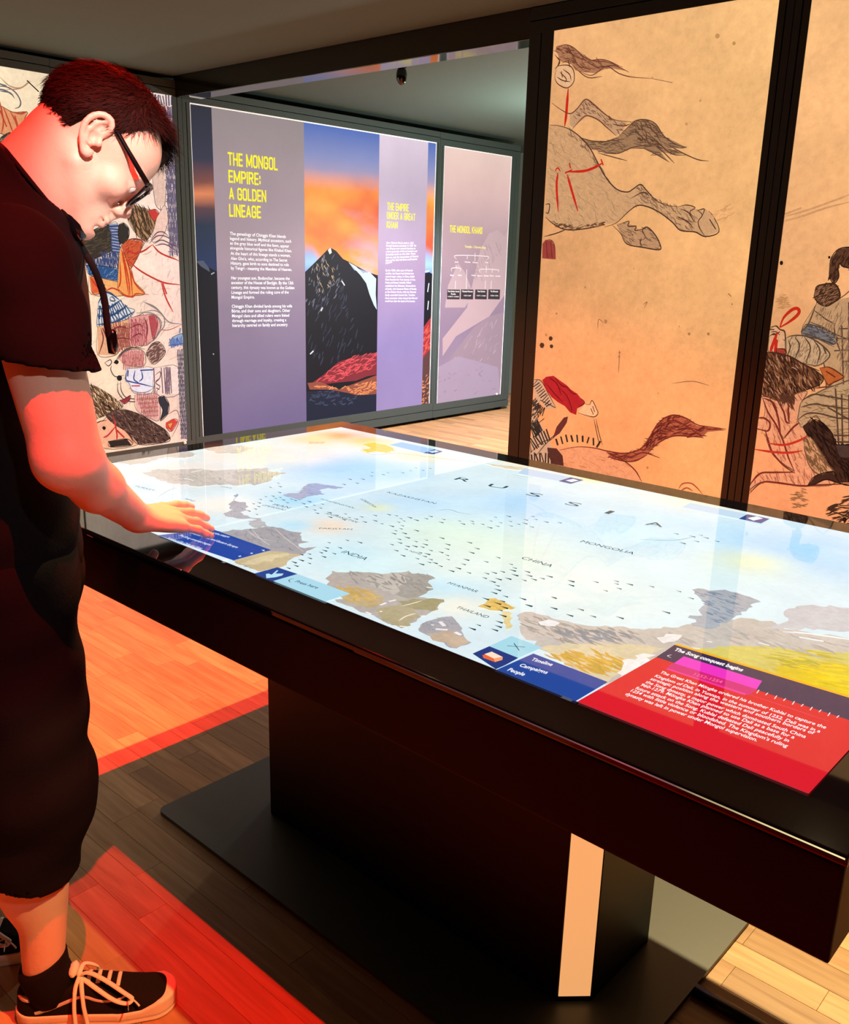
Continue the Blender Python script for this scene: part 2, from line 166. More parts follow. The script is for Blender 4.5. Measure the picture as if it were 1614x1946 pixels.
ART_WARRIOR=[('h','e4c8b4',7,130,20,150,[2767,1387,3537,1598,3462,156,2820,190]),
('h','d8b4a8',6,90,70,90,[2983,1243,3495,1519,3473,379,3028,425]),
('f','f2d9cc',[3277,2324,3485,2333,3514,1594,3369,1588,3346,1976]),
('t','5f5a74',9,60,8,[[3331,2303,3481,2313]]),
('t','6a6078',8,70,8,[[3407,2238,3487,2246]]),
('s','7d7088',6,[[3397,2218,3488,2226]]),
('t','6a6078',8,95,8,[[3407,2197,3487,2204]]),
('s','7d7088',6,[[3397,2177,3488,2184]]),
('t','6a6078',8,70,8,[[3407,2155,3487,2162]]),
('s','7d7088',6,[[3397,2135,3489,2142]]),
('t','6a6078',8,95,8,[[3407,2114,3487,2120]]),
('s','7d7088',6,[[3396,2093,3489,2100]]),
('t','6a6078',8,70,8,[[3407,2072,3488,2078]]),
('s','7d7088',6,[[3396,2051,3489,2058]]),
('t','6a6078',8,95,8,[[3407,2030,3488,2035]]),
('s','7d7088',6,[[3396,2009,3489,2015]]),
('t','6a6078',8,70,8,[[3407,1987,3488,1993]]),
('s','7d7088',6,[[3396,1967,3489,1973]]),
('t','6a6078',8,95,8,[[3406,1945,3488,1950]]),
('s','7d7088',6,[[3396,1925,3489,1930]]),
('t','6a6078',8,70,8,[[3406,1902,3488,1907]]),
('s','7d7088',6,[[3396,1882,3489,1887]]),
('t','6a6078',8,95,8,[[3406,1860,3488,1864]]),
('s','7d7088',6,[[3396,1839,3490,1843]]),
('t','6a6078',8,70,8,[[3406,1817,3488,1821]]),
('s','7d7088',6,[[3395,1796,3490,1800]]),
('t','6a6078',8,95,8,[[3406,1774,3489,1777]]),
('s','7d7088',6,[[3395,1753,3490,1756]]),
('t','6a6078',8,70,8,[[3406,1730,3489,1733]]),
('s','7d7088',6,[[3395,1710,3490,1713]]),
('t','6a6078',8,95,8,[[3406,1687,3489,1690]]),
('s','7d7088',6,[[3395,1667,3490,1669]]),
('t','6a6078',8,70,8,[[3405,1643,3489,1645]]),
('s','7d7088',6,[[3395,1623,3490,1624]]),
('t','6a6078',8,95,8,[[3405,1600,3489,1601]]),
('s','7d7088',6,[[3395,1579,3491,1580]]),
('t','6a6078',8,70,8,[[3405,1556,3489,1557]]),
('s','7d7088',6,[[3394,1535,3491,1536]]),
('t','6a6078',8,95,8,[[3405,1511,3490,1512]]),
('s','7d7088',6,[[3394,1491,3491,1491]]),
('t','6a6078',8,70,8,[[3405,1467,3490,1467]]),
('s','7d7088',6,[[3394,1447,3491,1446]]),
('t','6a6078',8,95,8,[[3405,1423,3490,1423]]),
('s','7d7088',6,[[3394,1402,3491,1401]]),
('f','e2bfae',[3307,1915,3404,1981,3387,1688,3327,1675,3310,1781]),
('f','b08460',[3134,1683,3200,1668,3325,1635,3308,1556,3251,1475,3222,1469,3167,1511,3117,1596]),
('h','4c3a2a',7,110,-70,120,[3134,1683,3200,1668,3325,1635,3308,1556,3251,1475,3222,1469,3167,1511,3117,1596]),
('f','c84038',[3262,1647,3315,1659,3342,1631,3322,1591,3293,1595]),
('f','efc8b8',[3323,1606,3387,1688,3405,1590,3351,1488,3279,1465]),
('s','6a4656',7,[[3274,1470,3318,1516,3365,1523,3400,1499],[3261,1450,3316,1496,3376,1498,3422,1475],[3290,1446,3350,1473,3421,1449,3474,1430],[3301,1436,3373,1448,3473,1400]]),
('f','3a332c',[2757,1451,2889,1519,2989,1552,3002,1502,3007,1399,2909,1361,2801,1316,2764,1351]),
('h','57493a',6,60,20,80,[2757,1451,2889,1519,2989,1552,3002,1502,3007,1399,2909,1361,2801,1316,2764,1351]),
('f','989cb2',[2993,1560,3047,1562,3053,1430,3047,1378,3002,1399,3002,1502]),
('t','32477a',9,70,10,[[3020,1553,3029,1481,3026,1385]]),
('f','352f2c',[3055,1555,3090,1567,3122,1535,3118,1484,3081,1438,3056,1445,3047,1503]),
('f','d2c6c0',[2825,1316,2934,1368,3051,1378,3045,1288,2824,1311]),
('t','3f4a74',9,75,11,[[2929,1355,3046,1359]]),
('t','3f4a74',9,60,16,[[2866,1324,3043,1322]]),
('f','2f5284',[2821,1314,2929,1308,3046,1287,3030,1217,2924,1236,2836,1258]),
('h','6f90b0',4,30,40,40,[2821,1314,3046,1287,3030,1217,2836,1258]),
('f','f0b070',[2836,1250,3023,1213,3044,1153,3059,1130,2843,1140]),
('f','e0603a',[2843,1243,2875,1239,2944,1169,2918,1150,2852,1147]),
('s','c03a24',9,[[2843,1243,2880,1191,2918,1154],[2871,1239,2905,1206,2944,1165],[2943,1161,2986,1176,3044,1153]]),
('f','f0a25a',[3054,1422,3077,1386,3114,1296,3135,1221,3209,1143,3146,1129,3120,1129,3093,1120,3043,1141,3021,1191]),
('s','c84424',10,[[3062,1415,3079,1296,3094,1129],[3078,1393,3113,1281,3120,1129],[3122,1296,3142,1205,3208,1140],[3048,1333,3044,1221,3024,1176],[3070,1401,3100,1221,3102,1129],[3020,1176,3060,1137,3119,1121,3147,1140,3235,1135]]),
('f','cf5c38',[3063,1430,3117,1469,3216,1460,3199,1411,3122,1296,3099,1334]),
('h','a03a24',4,50,40,50,[3063,1430,3117,1469,3216,1460,3199,1411,3122,1296,3099,1334]),
('s','c23a30',11,[[3088,1416,3146,1387,3217,1404,3281,1443],[3281,1443,3341,1391,3481,1345],[3100,1349,3174,1289,3277,1236,3366,1205,3480,1195],[3330,1213,3361,1110,3409,1020],[3341,1205,3367,1135]]),
('s','8a4a38',7,[[3108,1468,3169,1476,3247,1461],[3216,1457,3180,1380,3122,1293]]),
('f','d5d6d6',[2926,1150,2967,1146,3016,1115,3072,1061,3131,1036,3049,977,2894,944,2865,952,2875,1027,2889,1095]),
('s','2f4a74',13,[[2877,1054,2952,1056,3031,1100],[2870,1009,2966,1011,3081,1068],[2868,958,2979,967,3126,1030],[2884,1087,2926,1146,2967,1146,3023,1107]]),
('t','2f4a74',7,75,12,[[2880,1031,2967,1034,3056,1080],[2870,984,2973,991,3097,1046]]),
('t','44587c',6,55,12,[[2869,945,2978,952,3111,1002]]),
('s','2f3a50',7,[[2930,1150,2932,1199],[2902,1102,2919,1109,2938,1094,2908,1083,2902,1102],[2965,1120,2982,1123,2998,1100,2968,1101,2965,1120]]),
('f','e0a880',[2869,945,3049,977,3155,1005,3191,1000,3179,815,3037,814,2973,763,2856,774]),
('f','dc9a92',[3084,991,3191,1007,3263,1005,3306,961,3292,889,3215,821,3161,816,3081,820]),
('f','b04a50',[3226,999,3272,1005,3288,945,3253,851,3239,907]),
('t','9a5248',6,70,12,[[2951,926,3029,939,3088,925]]),
('t','a8525a',6,60,9,[[3095,952,3152,962,3214,948]]),
('t','9a5248',6,70,12,[[2954,903,3027,916,3087,905]]),
('t','a8525a',6,60,9,[[3093,929,3151,938,3213,927]]),
('t','9a5248',6,70,12,[[2958,880,3025,892,3086,884]]),
('t','a8525a',6,60,9,[[3091,905,3149,915,3211,907]]),
('t','9a5248',6,70,12,[[2961,857,3024,869,3084,864]]),
('t','a8525a',6,60,9,[[3090,882,3148,891,3210,886]]),
('t','9a5248',6,70,12,[[2965,833,3022,846,3083,844]]),
('t','a8525a',6,60,9,[[3088,859,3146,868,3209,866]]),
('t','9a5248',6,70,12,[[2968,810,3020,823,3081,824]]),
('t','a8525a',6,60,9,[[3087,835,3145,844,3208,845]]),
('s','7a2f34',8,[[2950,919,3020,939,3080,925],[3089,929,3152,950,3177,933],[3089,866,3148,891,3174,878],[2889,936,2900,867,2864,777],[3190,996,3213,932,3199,845],[2954,857,3024,869,3084,859],[2901,936,2929,858]]),
('s','8a7a78',8,[[3174,1024,3274,1033,3335,992,3337,935,3302,897,3253,843,3188,822],[3196,1089,3301,1032,3371,958,3474,939],[3139,1021,3246,1018,3307,976,3313,928,3273,874],[3209,1085,3275,1056,3318,1016]]),
('s','b86a5a',6,[[3294,913,3368,906,3474,939]]),
('f','8fa4c4',[3363,821,3403,860,3470,878,3478,849,3472,812,3381,804]),
('t','4a62a0',7,60,9,[[3372,817,3468,829]]),
('s','4a62a0',8,[[3362,805,3476,812],[3451,882,3458,915]]),
('f','6b4a44',[3188,758,3223,808,3252,827,3298,829,3336,766,3291,712,3234,691]),
('h','d0aca0',4,45,35,50,[3188,758,3223,808,3252,827,3298,829,3336,766,3291,712,3234,691]),
('f','e3a49a',[2997,738,3034,775,3097,795,3176,775,3175,687,3055,695]),
('t','a85c5c',5,55,14,[[3016,760,3175,759]]),
('t','a85c5c',5,55,14,[[3018,738,3174,737]]),
('t','a85c5c',5,55,14,[[3020,716,3172,714]]),
('t','a85c5c',5,55,14,[[3022,694,3171,692]]),
('s','5a4a48',7,[[2970,724,3017,776,3080,805,3186,790],[2984,731,3035,783,3107,806],[2898,721,2937,738,2944,718,2922,700,2898,721],[2943,702,2937,672,2964,630,3025,634],[2979,597,2976,534,3014,479,3083,458,3174,459],[3000,600,2999,540,3028,493,3085,476,3157,473]]),
('f','1e1a18',[2960,717,2975,732,2992,723,2982,709]),
('f','1e1a18',[2974,620,2985,633,3005,629,3004,607,2983,605]),
('f','dedbe6',[3045,672,3233,667,3234,536,3195,498,3087,516,3056,583,3031,601]),
('s','3a4a84',9,[[3053,671,3036,609,3066,590,3145,568,3234,540],[3106,659,3093,604,3127,577],[3150,656,3156,607,3128,585],[3141,657,3237,654],[3057,663,3050,624]]),
('s','c05058',9,[[3073,562,3135,557]]),
('s','8a7078',6,[[3054,551,3105,519,3177,512,3234,536]]),
('f','e8d0c8',[3242,666,3420,662,3420,478,3241,494]),
('s','6b4a50',7,[[3242,666,3241,494],[3297,664,3299,493],[3318,662,3320,491],[3363,662,3365,487],[3248,617,3287,638,3284,598,3250,567,3281,540,3251,510],[3250,576,3274,590],[3252,534,3275,520]]),
('t','7a6470',6,45,5,[[3329,644,3362,643]]),
('t','7a6470',6,45,5,[[3328,624,3361,623]]),
('t','7a6470',6,45,5,[[3327,604,3360,603]]),
('t','7a6470',6,45,5,[[3326,584,3359,583]]),
('t','7a6470',6,45,5,[[3324,565,3357,564]]),
('t','7a6470',6,45,5,[[3323,545,3356,544]]),
('t','7a6470',6,45,5,[[3322,525,3355,524]]),
('t','7a6470',6,45,5,[[3321,505,3354,504]]),
('t','5c5462',7,50,6,[[3423,753,3491,750]]),
('s','7d7088',5,[[3419,738,3492,735]]),
('t','5c5462',7,50,6,[[3423,724,3490,721]]),
('s','7d7088',5,[[3419,709,3491,706]]),
('t','5c5462',7,50,6,[[3423,695,3489,692]]),
('s','7d7088',5,[[3418,680,3490,677]]),
('t','5c5462',7,50,6,[[3423,666,3488,663]]),
('s','7d7088',5,[[3418,651,3489,648]]),
('t','5c5462',7,50,6,[[3423,637,3487,634]]),
('s','7d7088',5,[[3418,622,3488,619]]),
('t','5c5462',7,50,6,[[3423,608,3486,605]]),
('s','7d7088',5,[[3418,593,3487,589]]),
('t','5c5462',7,50,6,[[3422,578,3485,575]]),
('s','7d7088',5,[[3418,564,3486,560]]),
('t','5c5462',7,50,6,[[3422,549,3484,546]]),
('s','7d7088',5,[[3418,534,3485,531]]),
('t','5c5462',7,50,6,[[3422,520,3483,516]]),
('s','7d7088',5,[[3417,505,3484,501]]),
('t','5c5462',7,50,6,[[3422,490,3482,487]]),
('s','7d7088',5,[[3417,476,3483,471]]),
('t','5c5462',7,50,6,[[3422,461,3481,457]]),
('s','7d7088',5,[[3417,446,3482,442]]),
('t','5c5462',7,50,6,[[3422,431,3480,427]]),
('s','7d7088',5,[[3417,416,3481,412]]),
('t','5c5462',7,50,6,[[3422,402,3479,398]]),
('s','7d7088',5,[[3417,387,3480,382]]),
('t','5c5462',7,50,6,[[3421,372,3478,368]]),
('s','7d7088',5,[[3417,357,3480,352]]),
('t','5c5462',7,50,6,[[3421,342,3477,338]]),
('s','7d7088',5,[[3417,327,3479,322]]),
('t','5c5462',7,50,6,[[3421,312,3476,308]]),
('s','7d7088',5,[[3416,297,3478,292]]),
('t','5c5462',7,50,6,[[3421,282,3475,278]]),
('s','7d7088',5,[[3416,267,3477,262]]),
('t','5c5462',7,50,6,[[3421,252,3474,247]]),
('s','7d7088',5,[[3416,237,3476,232]]),
('t','5c5462',7,50,6,[[3421,222,3473,217]]),
('s','7d7088',5,[[3416,207,3475,201]]),
('t','5c5462',7,50,6,[[3420,192,3473,187]]),
('s','7d7088',5,[[3416,177,3474,171]]),
('f','dba8a0',[3086,500,3259,492,3272,400,3258,318,3203,332,3098,401]),
('t','a0605c',5,55,11,[[3103,486,3258,480]]),
('s','b06860',6,[[3102,473,3262,464]]),
('t','a0605c',5,55,11,[[3112,458,3257,452]]),
('s','b06860',6,[[3113,444,3260,436]]),
('t','a0605c',5,55,11,[[3121,429,3255,424]]),
('s','b06860',6,[[3124,415,3259,408]]),
('t','a0605c',5,55,11,[[3130,400,3253,396]]),
('s','b06860',6,[[3135,386,3257,380]]),
('t','a0605c',5,55,11,[[3139,371,3252,368]]),
('s','b06860',6,[[3145,357,3255,351]]),
('f','2e2e38',[3263,471,3305,476,3340,418,3326,352,3267,312,3290,381,3265,434]),
('f','8a2f38',[2979,478,3014,483,3060,502,3049,471,3012,451]),
('f','d04038',[3309,295,3372,313,3400,293,3348,231,3311,261]),
('f','e89050',[3322,285,3361,289,3340,253]),
('s','8a5a60',6,[[3316,345,3395,370,3410,292,3346,188]]),
('f','6a4e3a',[2727,602,2808,588,2897,533,2961,480,3002,435,2922,411,2877,392,2817,375,2789,338,2745,422]),
('h','d8b890',4,60,-60,150,[2727,602,2808,588,2897,533,2961,480,3002,435,2922,411,2877,392,2817,375,2789,338,2745,422]),
('h','2a1c14',5,60,-60,100,[2727,602,2808,588,2897,533,2961,480,3002,435,2922,411,2877,392,2817,375,2789,338,2745,422]),
('f','e2aa8a',[2789,338,2858,362,2920,388,3016,263,3101,177,2861,177,2802,297]),
('f','4c3630',[2877,392,2957,424,3035,408,3131,365,3220,305,3301,245,3336,181,3287,162,3101,173,3034,252,3000,281,2941,321,2893,366]),
('h','8a6a5c',4,50,-50,120,[2877,392,2957,424,3035,408,3131,365,3220,305,3301,245,3336,181,3287,162,3101,173,3034,252,3000,281,2941,321,2893,366]),
('h','201410',5,50,-40,90,[2877,392,2957,424,3035,408,3131,365,3220,305,3301,245,3336,181,3287,162,3101,173,3034,252,3000,281,2941,321,2893,366]),
('f','16100e',[2848,314,2859,322,2871,311,2860,301]),
('s','b83030',11,[[2941,313,2885,263,2850,251],[2929,387,2946,271,2943,223],[2948,287,2997,232]]),
('s','5a3424',6,[[2789,338,2832,357,2884,359],[2984,299,3033,244,3065,182]]),
('f','2c2420',[2882,223,3014,222,3046,176,2897,184]),
('s','6a6a70',8,[[2366,2242,2437,2248,2484,2226,2507,2187,2500,2157,2473,2143],[2364,2226,2426,2230,2469,2207],[2385,2261,2437,2252],[2399,2222,2452,2221,2476,2196]]),
('s','b08868',6,[[2406,2292,2455,2255,2518,2255,2568,2299],[2436,2235,2509,2250,2577,2296]]),
('s','2c2420',7,[[2554,2297,2617,2248]]),
('f','e0986a',[2355,2135,2391,2148,2460,2123,2539,2133,2522,2097,2475,1991,2377,2006,2342,2002]),
('s','b84a34',8,[[2388,2196,2402,2075,2386,2006],[2409,2142,2436,2062,2450,2013],[2443,2129,2473,2066,2476,1999],[2460,2123,2505,2120,2539,2137],[2389,2123,2417,2043],[2468,2107,2481,2050]]),
('f','4a4038',[2338,1968,2375,1980,2432,2015,2477,1991,2434,1944,2335,1935]),
('h','8a7a60',5,50,30,40,[2338,1968,2432,2011,2475,1991,2425,1943,2335,1935])]
ART_KHANS=[('f','bda2a8',[6595,1484,6712,1631,6839,1664,6943,1610,7054,1692,7088,1092,6766,895,6300,734,6127,567,6120,722,6440,983]),
('f','b8a0a6',[6171,1178,6295,1366,6390,1291,6526,1098,6409,983,6137,989]),
('h','a8929a',9,120,-55,40,[6656,1524,6811,1605,6919,1492,6583,1195,6406,1022]),
('f','9c8694',[6079,335,6248,560,6545,802,6766,895,6999,930,7026,172,6072,157]),
('h','b09aa6',9,140,50,60,[6164,427,6547,783,6900,891,6929,519,6326,254]),
('f','a592a8',[6066,473,6341,554,6597,498,6937,413,6994,132,6066,158]),
('h','98869e',9,80,10,30,[6069,414,6599,477,6940,371,6955,178,6085,196]),
('s','efe2e0',6,[[6271,1398,6267,1431,6695,1430,6692,1397],[6523,1457,6524,1431],[6417,1430,6416,1401],[6268,1352,6269,1324],[6212,1293,6213,1323,6325,1323,6324,1294],[6416,1314,6419,1148],[6690,1348,6693,1315],[6610,1287,6613,1317,6866,1313,6865,1289],[6693,1315,6694,1288],[6781,1314,6781,1288],[6268,1215,6267,1149],[6689,1215,6686,1146],[6775,1215,6775,1145],[6524,1431,6525,1386]]),
('f','3a3338',[6161,1143,6331,1140,6331,1056,6159,1060]),
('f','3a3338',[6348,1142,6520,1139,6520,1053,6346,1058]),
('f','3a3338',[6546,1140,6716,1137,6717,1050,6545,1055]),
('f','3a3338',[6737,1139,6911,1136,6912,1047,6737,1052])]
ART_LINEAGE=[('f','14161f',[4547,1281,4614,1329,4702,1394,4773,1449,4802,1461,4859,1438,4927,1382,5021,1350,5189,1285,5313,1259,5570,1234,5922,1288,6007,1271,6058,139,5940,140,4547,160,4533,161]),
('h','5c606c',9,70,60,70,[4560,1265,4702,1378,4791,1444,4836,1413,4928,1183,4699,955,4557,1024]),
('h','a8926e',7,60,-55,26,[4614,1297,4769,1412,4813,1348,4928,1183,4656,1120]),
('h','2e3446',10,110,65,70,[4558,1121,4928,1183,5147,679,4607,540]),
('f','8fa0b8',[4985,1358,5068,1317,5189,1285,5165,1264,5045,1300]),
('f','b4cde0',[4985,1358,5068,1326,5140,1276,5213,1285,5288,1234,5285,1113,5300,990,5267,1026,5216,1113,5178,1199,5116,1259]),
('f','e0d8c8',[4802,1461,4773,1444,4791,1412,4813,1425]),
('s','d8dce4',10,[[4624,699,4590,676],[4718,1020,4700,996],[4916,1217,4946,1183]]),
('f','7c2a34',[4606,455,4719,506,4882,598,5074,630,5336,651,5340,469,5199,461,5075,435,4835,436,4628,436]),
('h','d85058',9,120,18,90,[4628,462,4882,581,5074,630,5298,644,5300,535,4835,454]),
('f','8a4a3c',[4561,459,4696,456,4882,380,5075,417,5340,469,5343,303,5176,290,4978,345,4788,388,4583,406]),
('h','d88858',10,70,10,90,[4583,440,4835,384,5075,408,5315,416,5303,343,5176,300,4835,401]),
('f','1a2236',[4549,392,4788,388,5076,318,5343,303,5346,135,4547,151]),
('h','3a4258',12,80,5,50,[4560,382,4835,375,5076,309,5077,236,4604,284]),
('f','a03038',[5842,810,5965,918,6023,917,6043,475,5856,430]),
('h','e06050',9,110,35,50,[5844,773,6023,917,6034,669,5852,545]),
('f','5a3c3c',[5846,546,6035,649,6058,139,5846,160]),
('h','d88858',10,60,20,50,[5852,392,6015,438,6027,161,5846,160]),
('s','c8d4e0',12,[[5838,1288,5921,1298],[5920,1197,5906,1124],[5920,1050,5912,976]]),
('f','10141c',[3575,1361,3712,1305,3773,1277,3782,150,3596,158]),
('f','4a5468',[3600,1347,3661,1351,3703,1305,3711,1276,3642,1312]),
('s','9aa2b0',8,[[3719,1262,3746,1274],[3710,731,3719,724]])]
